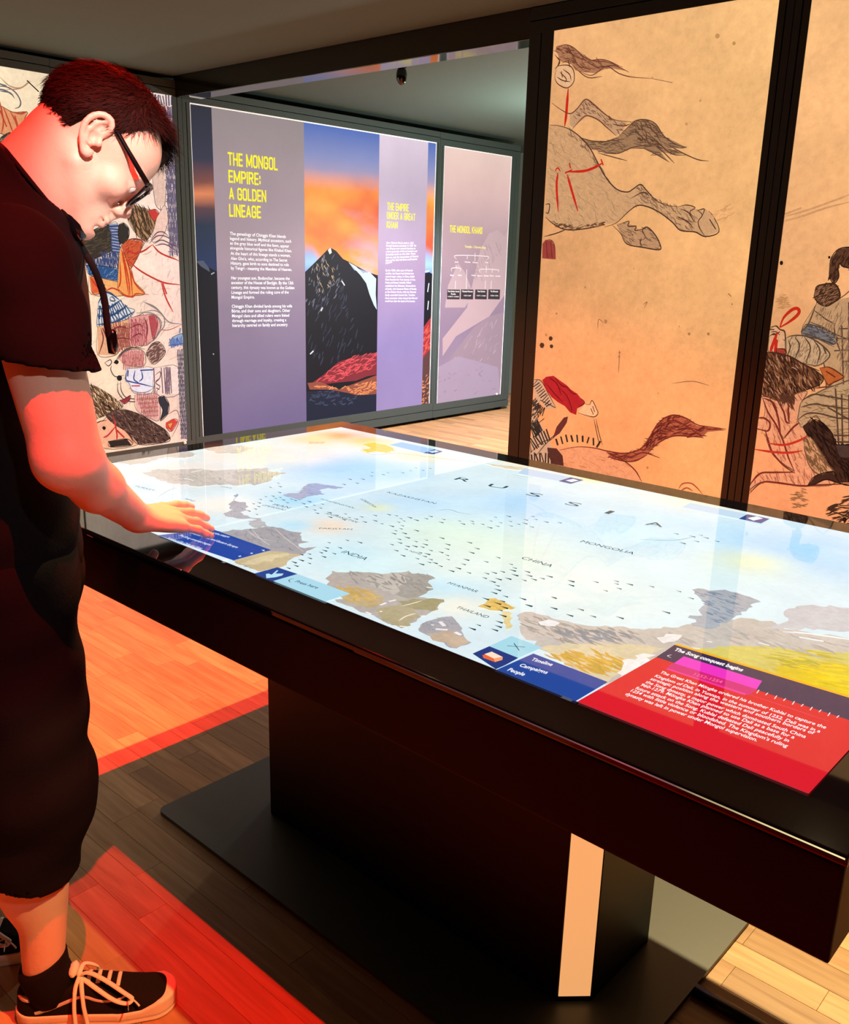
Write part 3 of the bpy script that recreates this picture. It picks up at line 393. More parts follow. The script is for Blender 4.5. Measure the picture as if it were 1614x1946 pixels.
ART_SEAS=[('f','a9aaae',[-14284,9699,-14009,9780,-13995,10014,-13802,10297,-13745,10507,-13628,10710,-13372,10764,-13081,10786,-12942,10864,-12857,10740,-12681,10622,-12541,10525,-12397,10585,-12442,10362,-12295,10257,-12163,10269,-12091,10502,-12022,10292,-11918,10026,-11898,9803,-11811,9596,-11674,9451,-11680,9161,-11732,8884,-12448,8918,-12549,8928]),
('f','c9bd96',[-12448,8918,-12609,9164,-12702,9563,-12377,9784,-12008,9929,-11918,10026,-11898,9803,-11811,9596,-11674,9451,-11680,9161,-11732,8884]),
('f','d8cfa8',[-12281,8921,-12316,9236,-12316,9600,-12132,9859,-12048,9825,-12053,9458,-12039,9120,-12148,8948]),
('h','999ca6',40,420,-25,40,[-13893,9905,-13705,10476,-12928,10807,-12169,10134,-12482,9799,-13242,9769]),
('s','c6c6c6',30,[[-13820,10203,-13240,10046,-12885,10154],[-13742,10288,-13128,10029,-12727,9924],[-13529,10668,-12898,10415,-12048,10137]]),
('f','b4b6bc',[-15028,10526,-15100,10783,-15605,11104,-15737,11325,-15369,11366,-14753,10828,-14430,10773,-14235,10906,-14179,10806,-14274,10767,-14550,10529,-14853,10455]),
('h','8e9098',10,160,-15,30,[-14998,10559,-15289,10920,-15314,11246,-14773,10806,-14308,10793,-14567,10542]),
('f','bcc0c2',[-14254,10566,-14242,10817,-14149,10839,-13849,10698,-13624,10670,-13783,10391,-13964,10420]),
('f','b9b6ae',[-10910,9814,-10801,9819,-10686,9919,-10580,10097,-10418,10224,-10155,10393,-10009,10680,-10015,10762,-9891,10705,-9745,10772,-9625,10866,-9521,10846,-9387,10566,-9194,10462,-9078,10189,-9056,9971,-8906,10035,-8703,10181,-8600,9940,-8500,9689,-8465,9382,-8402,9118,-8374,8867,-9129,8905,-9780,8890,-9896,9283,-10367,9229]),
('f','a7a69c',[-9963,10706,-9540,10848,-9387,10566,-9194,10462,-9078,10189,-9056,9971,-9096,9789,-9363,9794,-9582,10054,-9626,10314,-9869,10479]),
('f','c2b288',[-10250,9253,-10134,9474,-9885,9636,-9527,9621,-9222,9381,-9281,9052,-9684,8990]),
('f','c5c2b8',[-10275,10050,-10173,10374,-9963,10596,-9675,10366,-9599,10037,-9396,9759,-9718,9812,-9950,9768]),
('f','a8a27a',[-9182,9607,-8990,9900,-8695,10171,-8600,9940,-8500,9689,-8731,9536,-8986,9537]),
('f','b7b08c',[-9154,9184,-9061,9549,-8690,9492,-8465,9382,-8374,8867,-8828,8923]),
('h','9c9a94',45,420,-20,50,[-10746,9768,-10391,10198,-9946,10614,-9590,10827,-9123,10239,-9363,9794,-9718,9812,-10426,9678]),
('h','cdae68',50,420,-10,40,[-10217,9287,-10101,9509,-9721,9611,-9408,9370,-9730,9033]),
('s','f2efe2',26,[[-8964,9515,-8932,9683,-8906,9895],[-8591,9045,-8641,9242,-8613,9442]]),
('s','f4f4ee',40,[[-9226,9287,-9228,9421],[-9240,9499,-9212,9621],[-9052,9114,-9015,9110],[-9180,8938,-9061,8933],[-8446,8911,-8351,8969],[-9262,10391,-9171,10436],[-8485,9404,-8458,9474]]),
('f','b3b3b6',[-8271,9172,-8294,9327,-8267,9463,-8247,9609,-8157,9745,-7978,9639,-7829,9549,-7714,9430,-7546,9297,-7338,9212,-7354,8908,-7771,8877,-8119,8974]),
('h','8fa0b4',12,140,-10,50,[-8271,9172,-8247,9609,-8138,9723,-7837,9541,-7983,9310,-8055,9001]),
('f','c9b8a0',[-7959,9023,-7802,9300,-7546,9297,-7367,9182,-7386,8946,-7771,8877]),
('s','f4f6f6',60,[[-8148,9463,-7990,9383],[-8008,9206,-7868,9310],[-7739,9326,-7610,9307]]),
('s','f4f6f6',40,[[-8164,9283,-8115,9293]]),
('f','cbc8be',[-7501,10471,-7492,10700,-7064,10771,-6727,10848,-6375,11035,-6205,11211,-5858,11394,-5610,11753,-5416,12326,-5207,12620,-4965,12948,-4654,13116,-4381,12949,-4110,13083,-3285,13371,-2592,11094,-2879,11198,-3670,11137,-4056,11197,-5246,11221,-5298,9430,-5368,9413,-6517,9721,-6927,9898,-7219,10162]),
('f','e0d6b0',[-6544,9758,-6409,10093,-6057,10522,-5573,10886,-5310,11024,-5306,9443,-5646,9464]),
('f','d8d070',[-4990,11287,-4698,11784,-4368,12124,-3999,12369,-3132,12869,-2637,11243,-2979,11303,-3701,11216,-4056,11197]),
('f','e0cc30',[-3934,11438,-3858,12000,-3557,12184,-2962,12311,-2592,11094,-2953,11225,-3448,11198]),
('h','aaa69e',50,500,-12,60,[-7443,10531,-6347,10990,-5817,11322,-5648,10942,-6436,10132,-6988,10114]),
('h','98989a',60,420,-10,40,[-6822,10285,-6544,10714,-6098,11032,-5724,11000,-6108,10605,-6544,10292]),
('h','dcb050',55,480,-12,70,[-6335,9591,-6067,10118,-5700,10367,-5370,10092,-5452,9548,-6080,9606]),
('h','f0d028',60,600,25,60,[-3968,11522,-3893,12091,-3450,12293,-2908,12022,-2708,11371,-3493,11317]),
('h','c8b848',50,450,20,40,[-4216,11760,-3999,12369,-3405,12590,-3547,11951,-3863,11629]),
('h','c0bcb4',60,600,-12,60,[-5606,11258,-5233,12216,-4655,12814,-3921,12994,-3251,13137,-3710,12405,-4684,11933,-5328,11137]),
('s','fbfbf4',60,[[-5396,10066,-5371,10453],[-5315,9858,-5183,10049],[-5469,10478,-5359,10653]]),
('f','f6f8f4',[-5583,11254,-5553,11481,-5366,11618,-5324,11411,-5419,11150]),
('f','f6f8f4',[-5386,9842,-5503,10319,-5434,10639,-5292,10721,-5242,10223,-5202,9803]),
('f','eef4f4',[-7114,10492,-7062,10697,-6869,10701,-6855,10539,-7025,10436]),
('s','eef4f4',30,[[-5010,11665,-4942,11695],[-5039,11302,-4962,11355],[-4462,12161,-4312,12181]]),
('f','aeb8c0',[-6150,13483,-6101,13627,-5862,13730,-5568,13911,-5102,13783,-5176,13536,-5099,13205,-5131,12932,-5118,12711,-5157,12147,-5405,12038,-5500,12316,-5623,12296,-5502,12547,-5650,12712,-5685,12922,-5837,13187]),
('h','8a9aac',45,300,-10,50,[-6073,13473,-5541,13850,-5207,13504,-5161,12901,-5204,12246,-5696,12993]),
('f','c9cdd0',[-4683,13718,-4624,14011,-4466,14277,-3999,14562,-3475,14651,-3206,13730,-3706,13500,-4033,13308,-4323,13009,-4612,12711,-4477,13299]),
('s','eef8fa',50,[[-4369,12816,-4120,13001,-3750,13170,-3314,13342],[-4119,12789,-3810,12900]]),
('f','a9b4ce',[-15414,12404,-15416,12573,-15288,12768,-15610,13154,-15785,13421,-15731,13614,-15613,13671,-15331,13745,-14985,13857,-14998,13606,-15189,13537,-15197,13346,-14986,13141,-14788,13102,-14900,12892,-14912,12675,-14826,12472,-14773,12335,-14992,12371,-15217,12336]),
('h','94a2be',30,240,20,60,[-15414,12404,-15416,12573,-15288,12768,-15610,13154,-15785,13421,-15731,13614,-15613,13671,-15331,13745,-14985,13857,-14998,13606,-15189,13537,-15197,13346,-14986,13141,-14788,13102,-14900,12892,-14912,12675,-14826,12472,-14773,12335,-14992,12371,-15217,12336]),
('f','b3bfd4',[-16951,12580,-17025,12788,-16789,12571,-16679,12413]),
('f','9fb0c8',[-15991,11507,-16154,11697,-16062,11681,-15909,11516]),
('f','cfccc2',[-19239,11195,-18570,11164,-17929,11133,-17338,11368,-17115,11849,-16726,12154,-16549,12757,-16603,13041,-16898,13239,-16940,13741,-17338,13588,-17656,13765,-17993,13301,-18277,12668,-18815,12359,-19005,11950,-19370,11723]),
('f','c0bfb8',[-18040,13053,-17526,13374,-16861,13281,-16621,13021,-16479,12433,-17423,12465]),
('h','b8b6ac',40,400,-5,70,[-19020,11189,-18857,11855,-18195,12611,-17451,13460,-16658,12980,-17170,11888,-17897,11237]),
('f','cfcabc',[-20880,11385,-21231,12049,-21135,12609,-20865,13293,-20101,13365,-19976,12854,-20405,12572,-20118,11854,-20149,11416]),
('f','d9d4c2',[-20772,13970,-20541,14731,-19874,15026,-19507,14282,-19906,13818]),
('h','b4b0a4',12,200,5,60,[-20981,11902,-20789,13243,-20059,13193,-20118,11854]),
('h','b8c0b8',12,200,0,50,[-20644,13882,-19874,15026,-19389,14195,-19985,13725]),
('s','fbfbf6',40,[[-18538,12106,-18561,12457],[-18142,11649,-17805,11681],[-19112,12019,-19071,12259],[-20238,12127,-19854,12158],[-19628,11428,-19222,11438]]),
('s','a8b0b4',16,[[-17053,10283,-17356,10708,-17489,11035],[-15740,11303,-16043,11650]]),
('f','ecd850',[-18259,17653,-18277,18045,-17732,18021,-17003,17651,-17019,17255,-17359,17233,-17351,16867,-17741,16976,-17688,17329]),
('s','c4a04a',26,[[-17599,16858,-17036,16913,-16852,17450,-16414,17637,-15617,17887,-15056,18097,-14500,18396]]),
('s','b08a4a',16,[[-17950,17265,-17485,17086,-17144,17109],[-16434,17752,-16227,17809]]),
('s','d8dcb0',20,[[-19748,16148,-19283,16443,-19192,17065]]),
('f','c8ccb0',[-19587,16702,-19192,17065,-19029,16743,-19241,16493]),
('f','e6dcc0',[-14464,18351,-13889,18510,-13350,18801,-13238,18446,-13689,18250]),
('s','9aa88c',16,[[-13208,17860,-12805,17882,-12669,18209]]),
('s','8aa4ac',22,[[-12214,13938,-12109,14212,-11786,14190,-11531,14285],[-8169,15355,-7784,15668,-7596,15973,-7532,16304]]),
('f','e6c870',[-8132,10319,-8138,10512,-8235,10708,-8164,10810,-8002,10793,-7689,10709,-7685,10608,-7756,10550,-7799,10418,-7914,10342]),
('f','e8dca0',[-7751,10468,-7668,10510,-7465,10336,-7256,10022,-7275,9923,-7461,10092]),
('h','d8a838',10,120,-10,50,[-8099,10462,-8124,10758,-7713,10684,-7786,10476])]
ART_MENUS=[('f','274aa4',[-14612,8772,-14256,9730,-12470,9748,-12463,8890]),
('f','e9f4fa',[-14612,8772,-12463,8890,-12476,8912,-14621,8790]),
('s','e8f2ff',14,[[-12599,9636,-12501,9627],[-12524,9601,-12578,9670],[-12595,9376,-12524,9378],[-12541,9348,-12584,9413],[-12604,9121,-12528,9130],[-12550,9094,-12596,9167],[-12613,8860,-12532,8864],[-12560,8834,-12601,8908]]),
('f','2c4894',[-11675,8803,-11661,9237,-11166,9266,-11175,8822]),
('f','b4e4f4',[-11525,8886,-11511,8932,-11431,8932,-11547,9135,-11518,9144,-11435,9014,-11341,9113,-11283,9034,-11288,8912,-11356,8841]),
('f','a8dcee',[-11166,9266,-9888,9278,-9905,8820,-11175,8822]),
('s','24405a',14,[[-11040,9090,-11031,8974,-10926,8920]]),
('f','2a3c80',[-7083,8925,-7075,9279,-6560,9259,-6541,8814]),
('f','e06a3a',[-6959,8984,-6910,9125,-6793,9020,-6712,8928,-6891,8920]),
('f','f6e0c8',[-6960,9028,-6940,9163,-6726,9133,-6783,9008]),
('f','f0a070',[-6783,9008,-6721,9127,-6673,9054,-6703,8926]),
('f','a4dcea',[-7075,9279,-7076,9787,-6536,9773,-6560,9259]),
('s','1c3850',13,[[-6912,9469,-6705,9612],[-6896,9606,-6694,9461]]),
('f','274a9c',[-6499,9523,-5316,9500,-5317,8835,-6541,8814]),
('f','bfe4f4',[-6520,9524,-6499,9523,-6541,8814,-6557,8808]),
('s','dcecff',12,[[-5511,9361,-5428,9346,-5388,9427],[-5454,9300,-5399,9475],[-5486,9437,-5376,9321]]),
('f','dcecff',[-5534,9083,-5513,9221,-5397,9165,-5412,9092]),
('f','dcecff',[-5542,8847,-5522,8943,-5388,8928,-5385,8802]),
('f','3c3052',[-5270,11201,-5250,10636,-2731,10686,-2730,11332]),
('f','f0b418',[-5275,11261,-5270,11201,-2730,11307,-2724,11375]),
('f','d8202e',[-5250,10636,-5297,8813,-2546,8829,-2480,10063,-2684,10694]),
('f','e838c4',[-4992,10938,-3911,10971,-3862,10686,-4984,10635]),
('f','d02878',[-4984,10635,-3862,10686,-3856,10510,-3901,10413,-4970,10385,-4998,10554]),
('f','e83c9c',[-4970,10385,-4957,10428,-3905,10473,-3901,10413]),
('s','e8e4f4',13,[[-5133,10862,-5160,10789,-5093,10766]]),
('s','efe8f6',11,[[-3832,10689,-3815,10577]]),
('s','efe8f6',11,[[-3719,10693,-3714,10608]]),
('s','efe8f6',11,[[-3607,10697,-3592,10586]]),
('s','efe8f6',11,[[-3497,10701,-3493,10617]]),
('s','efe8f6',11,[[-3388,10705,-3375,10595]]),
('s','efe8f6',11,[[-3280,10708,-3278,10625]]),
('s','efe8f6',11,[[-3173,10712,-3162,10603]]),
('s','efe8f6',11,[[-3068,10716,-3067,10634]]),
('s','efe8f6',11,[[-2964,10719,-2954,10612]]),
('s','efe8f6',11,[[-2861,10723,-2861,10642]]),
('s','e85878',10,[[-3901,10464,-3380,10480,-2881,10478]])]
ART_TABS=[('f','9cc8f0',[-17735,18118,-17753,18667,-16473,18656,-16349,18037]),
('f','274a8c',[-16349,18037,-16473,18656,-16114,18595,-16038,18122]),
('f','c8e4fa',[-16390,18272,-16367,18587,-16186,18511,-16181,18233]),
('f','bcd8f0',[-13129,18037,-13380,18664,-11998,18711,-11976,18144]),
('f','34508c',[-11976,18144,-11998,18711,-11620,18714,-11618,18138]),
('f','d8ecfa',[-11911,18342,-11856,18616,-11670,18573,-11702,18288]),
('f','c0dcf2',[-8734,18195,-8784,18683,-7478,18733,-7452,18234]),
('f','34508c',[-7452,18234,-7478,18733,-6990,18739,-6974,18247]),
('f','d8ecfa',[-7350,18438,-7261,18720,-7097,18653,-7172,18328])]
ARROWS=[-16292,12981,-15596,12459,-15442,12152,-15511,12008,-15250,12199,-15151,11867,-15256,12076,-15191,11583,-15403,11782,-15215,11446,-14859,11225,-14968,11393,-14829,11034,-14518,10997,-15041,12119,-14809,12038,-14987,12293,-14846,12286,-14511,12241,-14282,12120,-14557,12446,-14266,12324,-13970,12085,-13745,11961,-14002,12276,-14209,12513,-16102,12602,-16002,12805,-15185,14041,-15074,14355,-15467,14492,-15261,14726,-15365,15111,-15629,15392,-15282,15432,-15344,15654,-15098,15934,-15115,16235,-15256,16579,-14939,16502,-14965,16801,-13610,12183,-13348,11965,-13365,12160,-13320,12355,-13074,12236,-12886,12259,-13021,12042,-12932,12450,-12622,12243,-12818,12732,-12540,12457,-12306,12410,-12098,10811,-11890,10577,-11727,10750,-11967,11153,-11702,11237,-11834,10108,-11747,10309,-11645,9960,-11536,10191,-11783,10435,-11549,10445,-11901,9983,-11659,9778,-11659,9616,-11493,9522,-11444,9773,-11496,9352,-12672,12985,-12513,13043,-12142,12879,-12224,13144,-12003,13110,-12296,12952,-11942,13339,-11992,13531,-11666,13560,-11375,13716,-11553,13363,-11184,13608,-11184,13893,-11064,13771,-10902,13884,-10936,14196,-10647,13806,-11046,14484,-10609,14001,-10889,14740,-10643,14468,-10430,14211,-10719,14241,-10403,14427,-10488,14799,-10342,14573,-10546,15115,-10370,14977,-10111,14984,-9890,15146,-10102,14475,-12154,12739,-11928,12612,-12048,12435,-11784,12271,-11805,12441,-11666,12107,-11541,12271,-11505,12574,-11349,11925,-11308,12109,-11178,11767,-11213,11582,-10908,11388,-10622,11267,-10938,11718,-10835,11569,-11034,12045,-10843,11820,-10961,12260,-10784,12044,-10718,11889,-10483,11856,-10526,11619,-10326,11521,-10375,11655,-10333,11331,-10069,11162,-10135,11470,-10049,11335,-9949,11382,-9780,11329,-10088,11862,-10328,12138,-10496,12353,-10839,12573,-10276,11912,-9924,11695,-10294,12747,-9965,12567,-9874,12304,-9684,11927,-9563,11700,-9487,11468,-9476,11277,-9213,11423,-9377,12098,-8976,11618,-8862,11414,-9374,12439,-8989,12310,-8822,12197,-8759,12071,-8847,11888,-8911,11742,-8659,11542,-8652,11371,-8485,11278,-8351,11127,-8309,10975,-8588,11908,-8402,12061,-8551,12201,-8559,11680,-8331,11814,-8239,11965,-8172,12109,-8140,12283,-7745,12348,-7635,12182,-8089,10984,-8235,10670,-7994,10783,-7980,10650,-8027,10447,-7802,10591,-7783,10453,-7614,10309,-7502,10074,-7406,9931,-7365,9791,-7648,9760,-7621,9589,-7822,11102,-7592,10927,-7507,11497,-7249,11123,-6917,11058,-7752,12360,-7642,12193,-7443,12628,-7224,12916,-7155,12800,-7007,12638,-7110,12385,-6981,12944,-6674,13118,-6250,13250,-7524,11510,-7256,11121,-6938,11056,-6930,11381,-6647,11280,-6328,11534,-5940,12250,-5957,13097,-7836,11097,-7588,10938,-7845,16231,-7532,16304,-7302,16420,-7048,16359,-7452,15747,-7325,16060,-7462,16512]
LABELS=[('INDIA',-11527,10577,-10921,10586,150),('PAKISTAN',-12886,11251,-12406,11681,90),('IRAN',-14891,11679,-14445,11757,120),('(PERSIA)',-14988,11495,-14374,11595,90),('TURKMENISTAN',-14589,12735,-13535,12761,80),('UZBEKISTAN',-13988,13403,-13280,13149,80),('KAZAKHSTAN',-13980,14230,-12608,14316,110),('AFGHANISTAN',-13637,12051,-12712,12076,90),('MYANMAR',-9135,10748,-8536,10776,100),('THAILAND',-8341,10030,-7740,10051,100),('CHINA',-9078,12694,-8427,12696,150),('NEPAL',-10734,11523,-10433,11518,70),('MONGOLIA',-8884,14330,-7783,14406,150),('TURKEY',-18219,10377,-17559,10480,90),('SYRIA',-16883,11781,-16603,11869,70),('IRAQ',-16513,10590,-16224,10621,70),('R',-13805,16353,-13412,16398,300),('U',-12838,16426,-12398,16545,300),('S',-11751,16471,-11400,16513,300),('S',-10672,16446,-10342,16487,300),('I',-9671,16477,-9556,16481,300),('A',-8624,16339,-8275,16442,300)]
TXT_TITLE=[('THE MONGOL', 3884, 1968, 4305, 1965, 84), ('EMPIRE:', 3885, 1859, 4153, 1859, 81), ('A GOLDEN', 3885, 1751, 4199, 1747, 80), ('LINEAGE', 3882, 1641, 4150, 1639, 83)]
TXT_BODY=[('The genealogy of Chinggis Khan blends', 3882, 1522, 4368, 1517, 22), ('legend and history. Mythical ancestors, such', 3882, 1490, 4418, 1486, 22), ('as the grey blue wolf and the fawn, appear', 3881, 1460, 4399, 1452, 21), ('alongside historical figures like Khabul Khan.', 3880, 1428, 4423, 1420, 21), ('At the heart of this lineage stands a woman,', 3883, 1392, 4409, 1387, 22), ("Alan Gho'a, who, according to The Secret", 3883, 1359, 4379, 1353, 22), ('History, gave birth to sons destined to rule', 3882, 1327, 4393, 1322, 22), ('by Tengri - meaning the Mandate of Heaven.', 3882, 1295, 4421, 1288, 22), ('Her youngest son, Bodonchar, became the', 3882, 1229, 4399, 1225, 22), ('ancestor of the House of Borjigin. By the 13th', 3881, 1197, 4433, 1193, 23), ('century, this dynasty was known as the Golden', 3880, 1165, 4442, 1159, 22), ('Lineage and formed the ruling core of the', 3881, 1131, 4388, 1128, 22), ('Mongol Empire.', 3880, 1099, 4078, 1097, 22), ('Chinggis Khan divided lands among his wife', 3880, 1037, 4419, 1028, 22), ('Börte, and their sons and daughters. Other', 3878, 1005, 4400, 996, 23), ('Mongol clans and allied rulers were linked', 3879, 972, 4390, 962, 22), ('through marriage and loyalty, creating a', 3879, 939, 4362, 930, 22), ('hierarchy centred on family and ancestry.', 3879, 906, 4377, 895, 23)]
TXT_TITLE2=[('THE EMPIRE', 5400, 1762, 5649, 1765, 58), ('UNDER A GREAT', 5398, 1695, 5729, 1692, 56), ('KHAN', 5397, 1626, 5524, 1625, 53)]
TXT_BODY2=[("After Chinggis Khan's death in 1227,", 5394, 1506, 5720, 1513, 15), ('Ögedei became successor in 1229. He', 5394, 1483, 5749, 1493, 16), ('was Khagan over several branches at', 5394, 1461, 5741, 1471, 15), ('a large assembly of Mongol leaders and', 5393, 1438, 5761, 1450, 15), ('formally took on the title. From', 5393, 1415, 5742, 1429, 16), ('then on, only the descendants of Chinggis', 5393, 1392, 5777, 1408, 16), ('Khan and his chief wife Börte could become', 5393, 1369, 5764, 1386, 16), ('Khans.', 5393, 1347, 5467, 1361, 15), ('By the 1260s, after years of internal', 5393, 1292, 5711, 1294, 16), ('conflict, the Empire had divided into', 5393, 1268, 5725, 1269, 16), ('several major realms. In China, Kublai', 5393, 1244, 5735, 1244, 16), ('Khan founded the Yuan dynasty. In Iran,', 5392, 1220, 5749, 1219, 16), ('Persia and Eastern Anatolia, Hülegü', 5392, 1196, 5697, 1195, 16), ('established the Ilkhanate. Descendants', 5392, 1171, 5751, 1169, 16), ('of Jochi, who became Khans of Russia', 5392, 1147, 5763, 1144, 16), ('as the Golden Horde, while the Chagatai', 5392, 1123, 5760, 1119, 16), ('family controlled Central Asia. Together,', 5392, 1098, 5751, 1094, 16), ('these successor states shaped the Mongol', 5392, 1074, 5777, 1068, 16), ('world long after the death of its founder.', 5391, 1050, 5753, 1043, 16)]
TXT_TITLE3=[('THE MONGOL KHANS', 6167, 1620, 6613, 1616, 59)]
TXT_TREE=[('The Golden Horde', 6167, 1121, 6324, 1118, 14), ('Russia', 6213, 1099, 6275, 1097, 14), ('Chagatai Khanate', 6362, 1119, 6511, 1116, 15), ('Yuan Dynasty', 6576, 1117, 6691, 1115, 15), ('The Ilkhanate', 6766, 1115, 6882, 1113, 15), ('Jochi', 6248, 1371, 6297, 1370, 12), ('Chagatai', 6382, 1373, 6461, 1371, 12), ('Ögedei', 6493, 1370, 6565, 1369, 11), ('Tolui', 6670, 1372, 6718, 1371, 13), ('Batu', 6195, 1258, 6241, 1257, 13), ('Orda', 6297, 1259, 6347, 1257, 12), ('Güyük', 6484, 1259, 6546, 1258, 11), ('Möngke', 6572, 1255, 6638, 1254, 11), ('Kublai', 6662, 1255, 6729, 1254, 12), ('Hülegü', 6745, 1256, 6806, 1254, 11), ('Ariq Böke', 6830, 1253, 6904, 1252, 12), ('1227-1255', 6174, 1079, 6320, 1075, 9), ('1227-1347', 6389, 1084, 6490, 1081, 10), ('1271-1368', 6571, 1082, 6699, 1078, 9), ('1256-1335', 6772, 1079, 6885, 1076, 10)]
TXT_TEMUJIN=[('Temüjin - Chinggis Khan', 6375, 1500, 6674, 1496, 20)]
TXT_RED=[('The Great Khan Möngke ordered his brother Kublai to capture the', -4971, 10214, -2863, 10262, 85), ('Kingdom of Dali, in Yunnan, in the summer of 1252. Dali was in a', -4967, 10064, -2876, 10117, 85), ('strategic position along the western and southern borders of', -4963, 9943, -2913, 10027, 85), ('the Song dynasty, a major power which dominated South China', -4966, 9819, -2951, 9872, 85), ('960-1279. Möngke Khan planned to use Dali as a base for a', -4969, 9702, -3039, 9763, 85), ('future attack on the Song. Kublai defeated Dali peacefully in', -4971, 9575, -3056, 9641, 85), ("1254 with little violence or bloodshed. The Kingdom's ruling", -4975, 9467, -3021, 9512, 85), ('dynasty was left in power under Mongol supervision.', -4976, 9338, -3319, 9398, 85)]
TXT_HEAD=[('The Song conquest begins', -5187, 11012, -4218, 11044, 110)]
TXT_DATE=[('1252-1254', -4621, 10471, -4257, 10512, 90)]
TXT_MENU=[('Timeline', -6397, 9315, -6096, 9363, 100), ('Campaigns', -6399, 9054, -6005, 9121, 100), ('People', -6428, 8836, -6183, 8859, 100)]
TXT_BLUE=[('Unification of the steppe', -14433, 9494, -13603, 9626, 80), ('Invasion of Rus and Eastern Europe', -14322, 9269, -12986, 9360, 80), ('The Song conquest begins', -14343, 9020, -13429, 9091, 80), ('Invasion of Jin China and Song', -14323, 8766, -13363, 8854, 80)]
TXT_PRESS=[('Press here', -10894, 8975, -10414, 9028, 100)]
BLOBS=[(-19733,17937,'dc8f48',0.1),(-19808,16981,'ecd8a8',0.12),(-18562,18103,'ecc468',0.08),(-16485,15163,'a4d0f4',0.2),(-14921,12327,'9ed6ee',0.1),(-18991,14634,'efe8d4',0.2),(-18727,11742,'ebe6da',0.2),(-18094,10516,'c4e2f2',0.08),(-15625,10902,'f2f0e6',0.1),(-17988,17962,'f2e4b0',0.1),(-16200,17579,'f2eec8',0.12),(-15295,15653,'b0daf4',0.15),(-12769,14061,'bcdff4',0.2),(-11215,15780,'b2daf6',0.2),(-8399,16473,'c2e5f6',0.25),(-5450,17126,'a6d6f8',0.25),(-11698,19322,'f0e88c',0.08),(-13748,19234,'f2eed0',0.1),(-8785,19144,'f0eed8',0.14),(-11095,13006,'d0ebe0',0.15),(-13230,13235,'d6e4c0',0.05),(-12964,11504,'e8dcc8',0.07),(-10592,10359,'ccecf0',0.15),(-9566,12721,'dcf0e0',0.2),(-7480,12143,'e4f4ee',0.2),(-8819,10393,'bce6f6',0.1),(-8407,10167,'e8ecdc',0.08),(-6187,14241,'d4eef2',0.2),(-8726,15575,'c2e8f6',0.15),(-9429,11796,'dff0ea',0.1),(-6033,15616,'dcecd0',0.1),(-4193,14562,'d0e8f0',0.12),(-13383,11048,'b8e0f0',0.06),(-11470,10682,'c4e8f2',0.08)]
# ------------------------------------------------------------ helpers
def s2l(c):
    c = c / 255.0
    return c / 12.92 if c <= 0.04045 else ((c + 0.055) / 1.055) ** 2.4
def hx(h): return tuple(s2l(int(h[i:i + 2], 16)) for i in (0, 2, 4))
def tag(o, label=None, cat=None, group=None, kind=None):
    if label: o['label'] = label
    if cat: o['category'] = cat
    if group: o['group'] = group
    if kind: o['kind'] = kind
    return o
def link(name, me, mats=None, parent=None, loc=None):
    o = bpy.data.objects.new(name, me); COL.objects.link(o)
    if mats is not None and me is not None and not me.materials:
        for x in (mats if isinstance(mats, (list, tuple)) else [mats]): me.materials.append(x)
    if loc is not None: o.location = loc
    if parent is not None:
        o.parent = parent
        o.matrix_parent_inverse = Matrix.Translation(-Vector(parent.location)) if loc is None else Matrix.Identity(4)
    return o
def empty(name, loc, label, cat, group=None):
    o = bpy.data.objects.new(name, None); COL.objects.link(o); o.location = loc
    o.empty_display_size = 0.1
    return tag(o, label, cat, group)
def nm(name): return bpy.data.materials.new(name)
def mat(name, color, rough=0.6, metal=0.0, spec=0.5, noise=0.0, nscale=20.0, bump=0.0, emit=None, estr=1.0, sss=0.0, coat=0.0):
    M = nm(name); M.use_nodes = True; nt = M.node_tree; b = nt.nodes['Principled BSDF']
    b.inputs['Base Color'].default_value = (*color, 1); b.inputs['Roughness'].default_value = rough
    b.inputs['Metallic'].default_value = metal; b.inputs['Specular IOR Level'].default_value = spec
    if coat: b.inputs['Coat Weight'].default_value = coat
    if sss:
        b.inputs['Subsurface Weight'].default_value = sss; b.inputs['Subsurface Radius'].default_value = (0.012, 0.004, 0.002)
        b.inputs['Subsurface Scale'].default_value = 1.0
    if emit:
        b.inputs['Emission Color'].default_value = (*emit, 1); b.inputs['Emission Strength'].default_value = estr
    if noise or bump:
        tc = nt.nodes.new('ShaderNodeTexCoord'); n = nt.nodes.new('ShaderNodeTexNoise')
        n.inputs['Scale'].default_value = nscale; n.inputs['Detail'].default_value = 6
        nt.links.new(tc.outputs['Object'], n.inputs['Vector'])
        if noise:
            mr = nt.nodes.new('ShaderNodeMapRange'); mr.inputs[3].default_value = 1 - noise; mr.inputs[4].default_value = 1 + noise
            nt.links.new(n.outputs['Fac'], mr.inputs[0])
            mx = nt.nodes.new('ShaderNodeMix'); mx.data_type = 'RGBA'; mx.blend_type = 'MULTIPLY'; mx.inputs[0].default_value = 1
            mx.inputs[6].default_value = (*color, 1); nt.links.new(mr.outputs[0], mx.inputs[7])
            nt.links.new(mx.outputs[2], b.inputs['Base Color'])
        if bump:
            bp = nt.nodes.new('ShaderNodeBump'); bp.inputs['Strength'].default_value = bump; bp.inputs['Distance'].default_value = 0.01
            nt.links.new(n.outputs['Fac'], bp.inputs['Height']); nt.links.new(bp.outputs[0], b.inputs['Normal'])
    return M
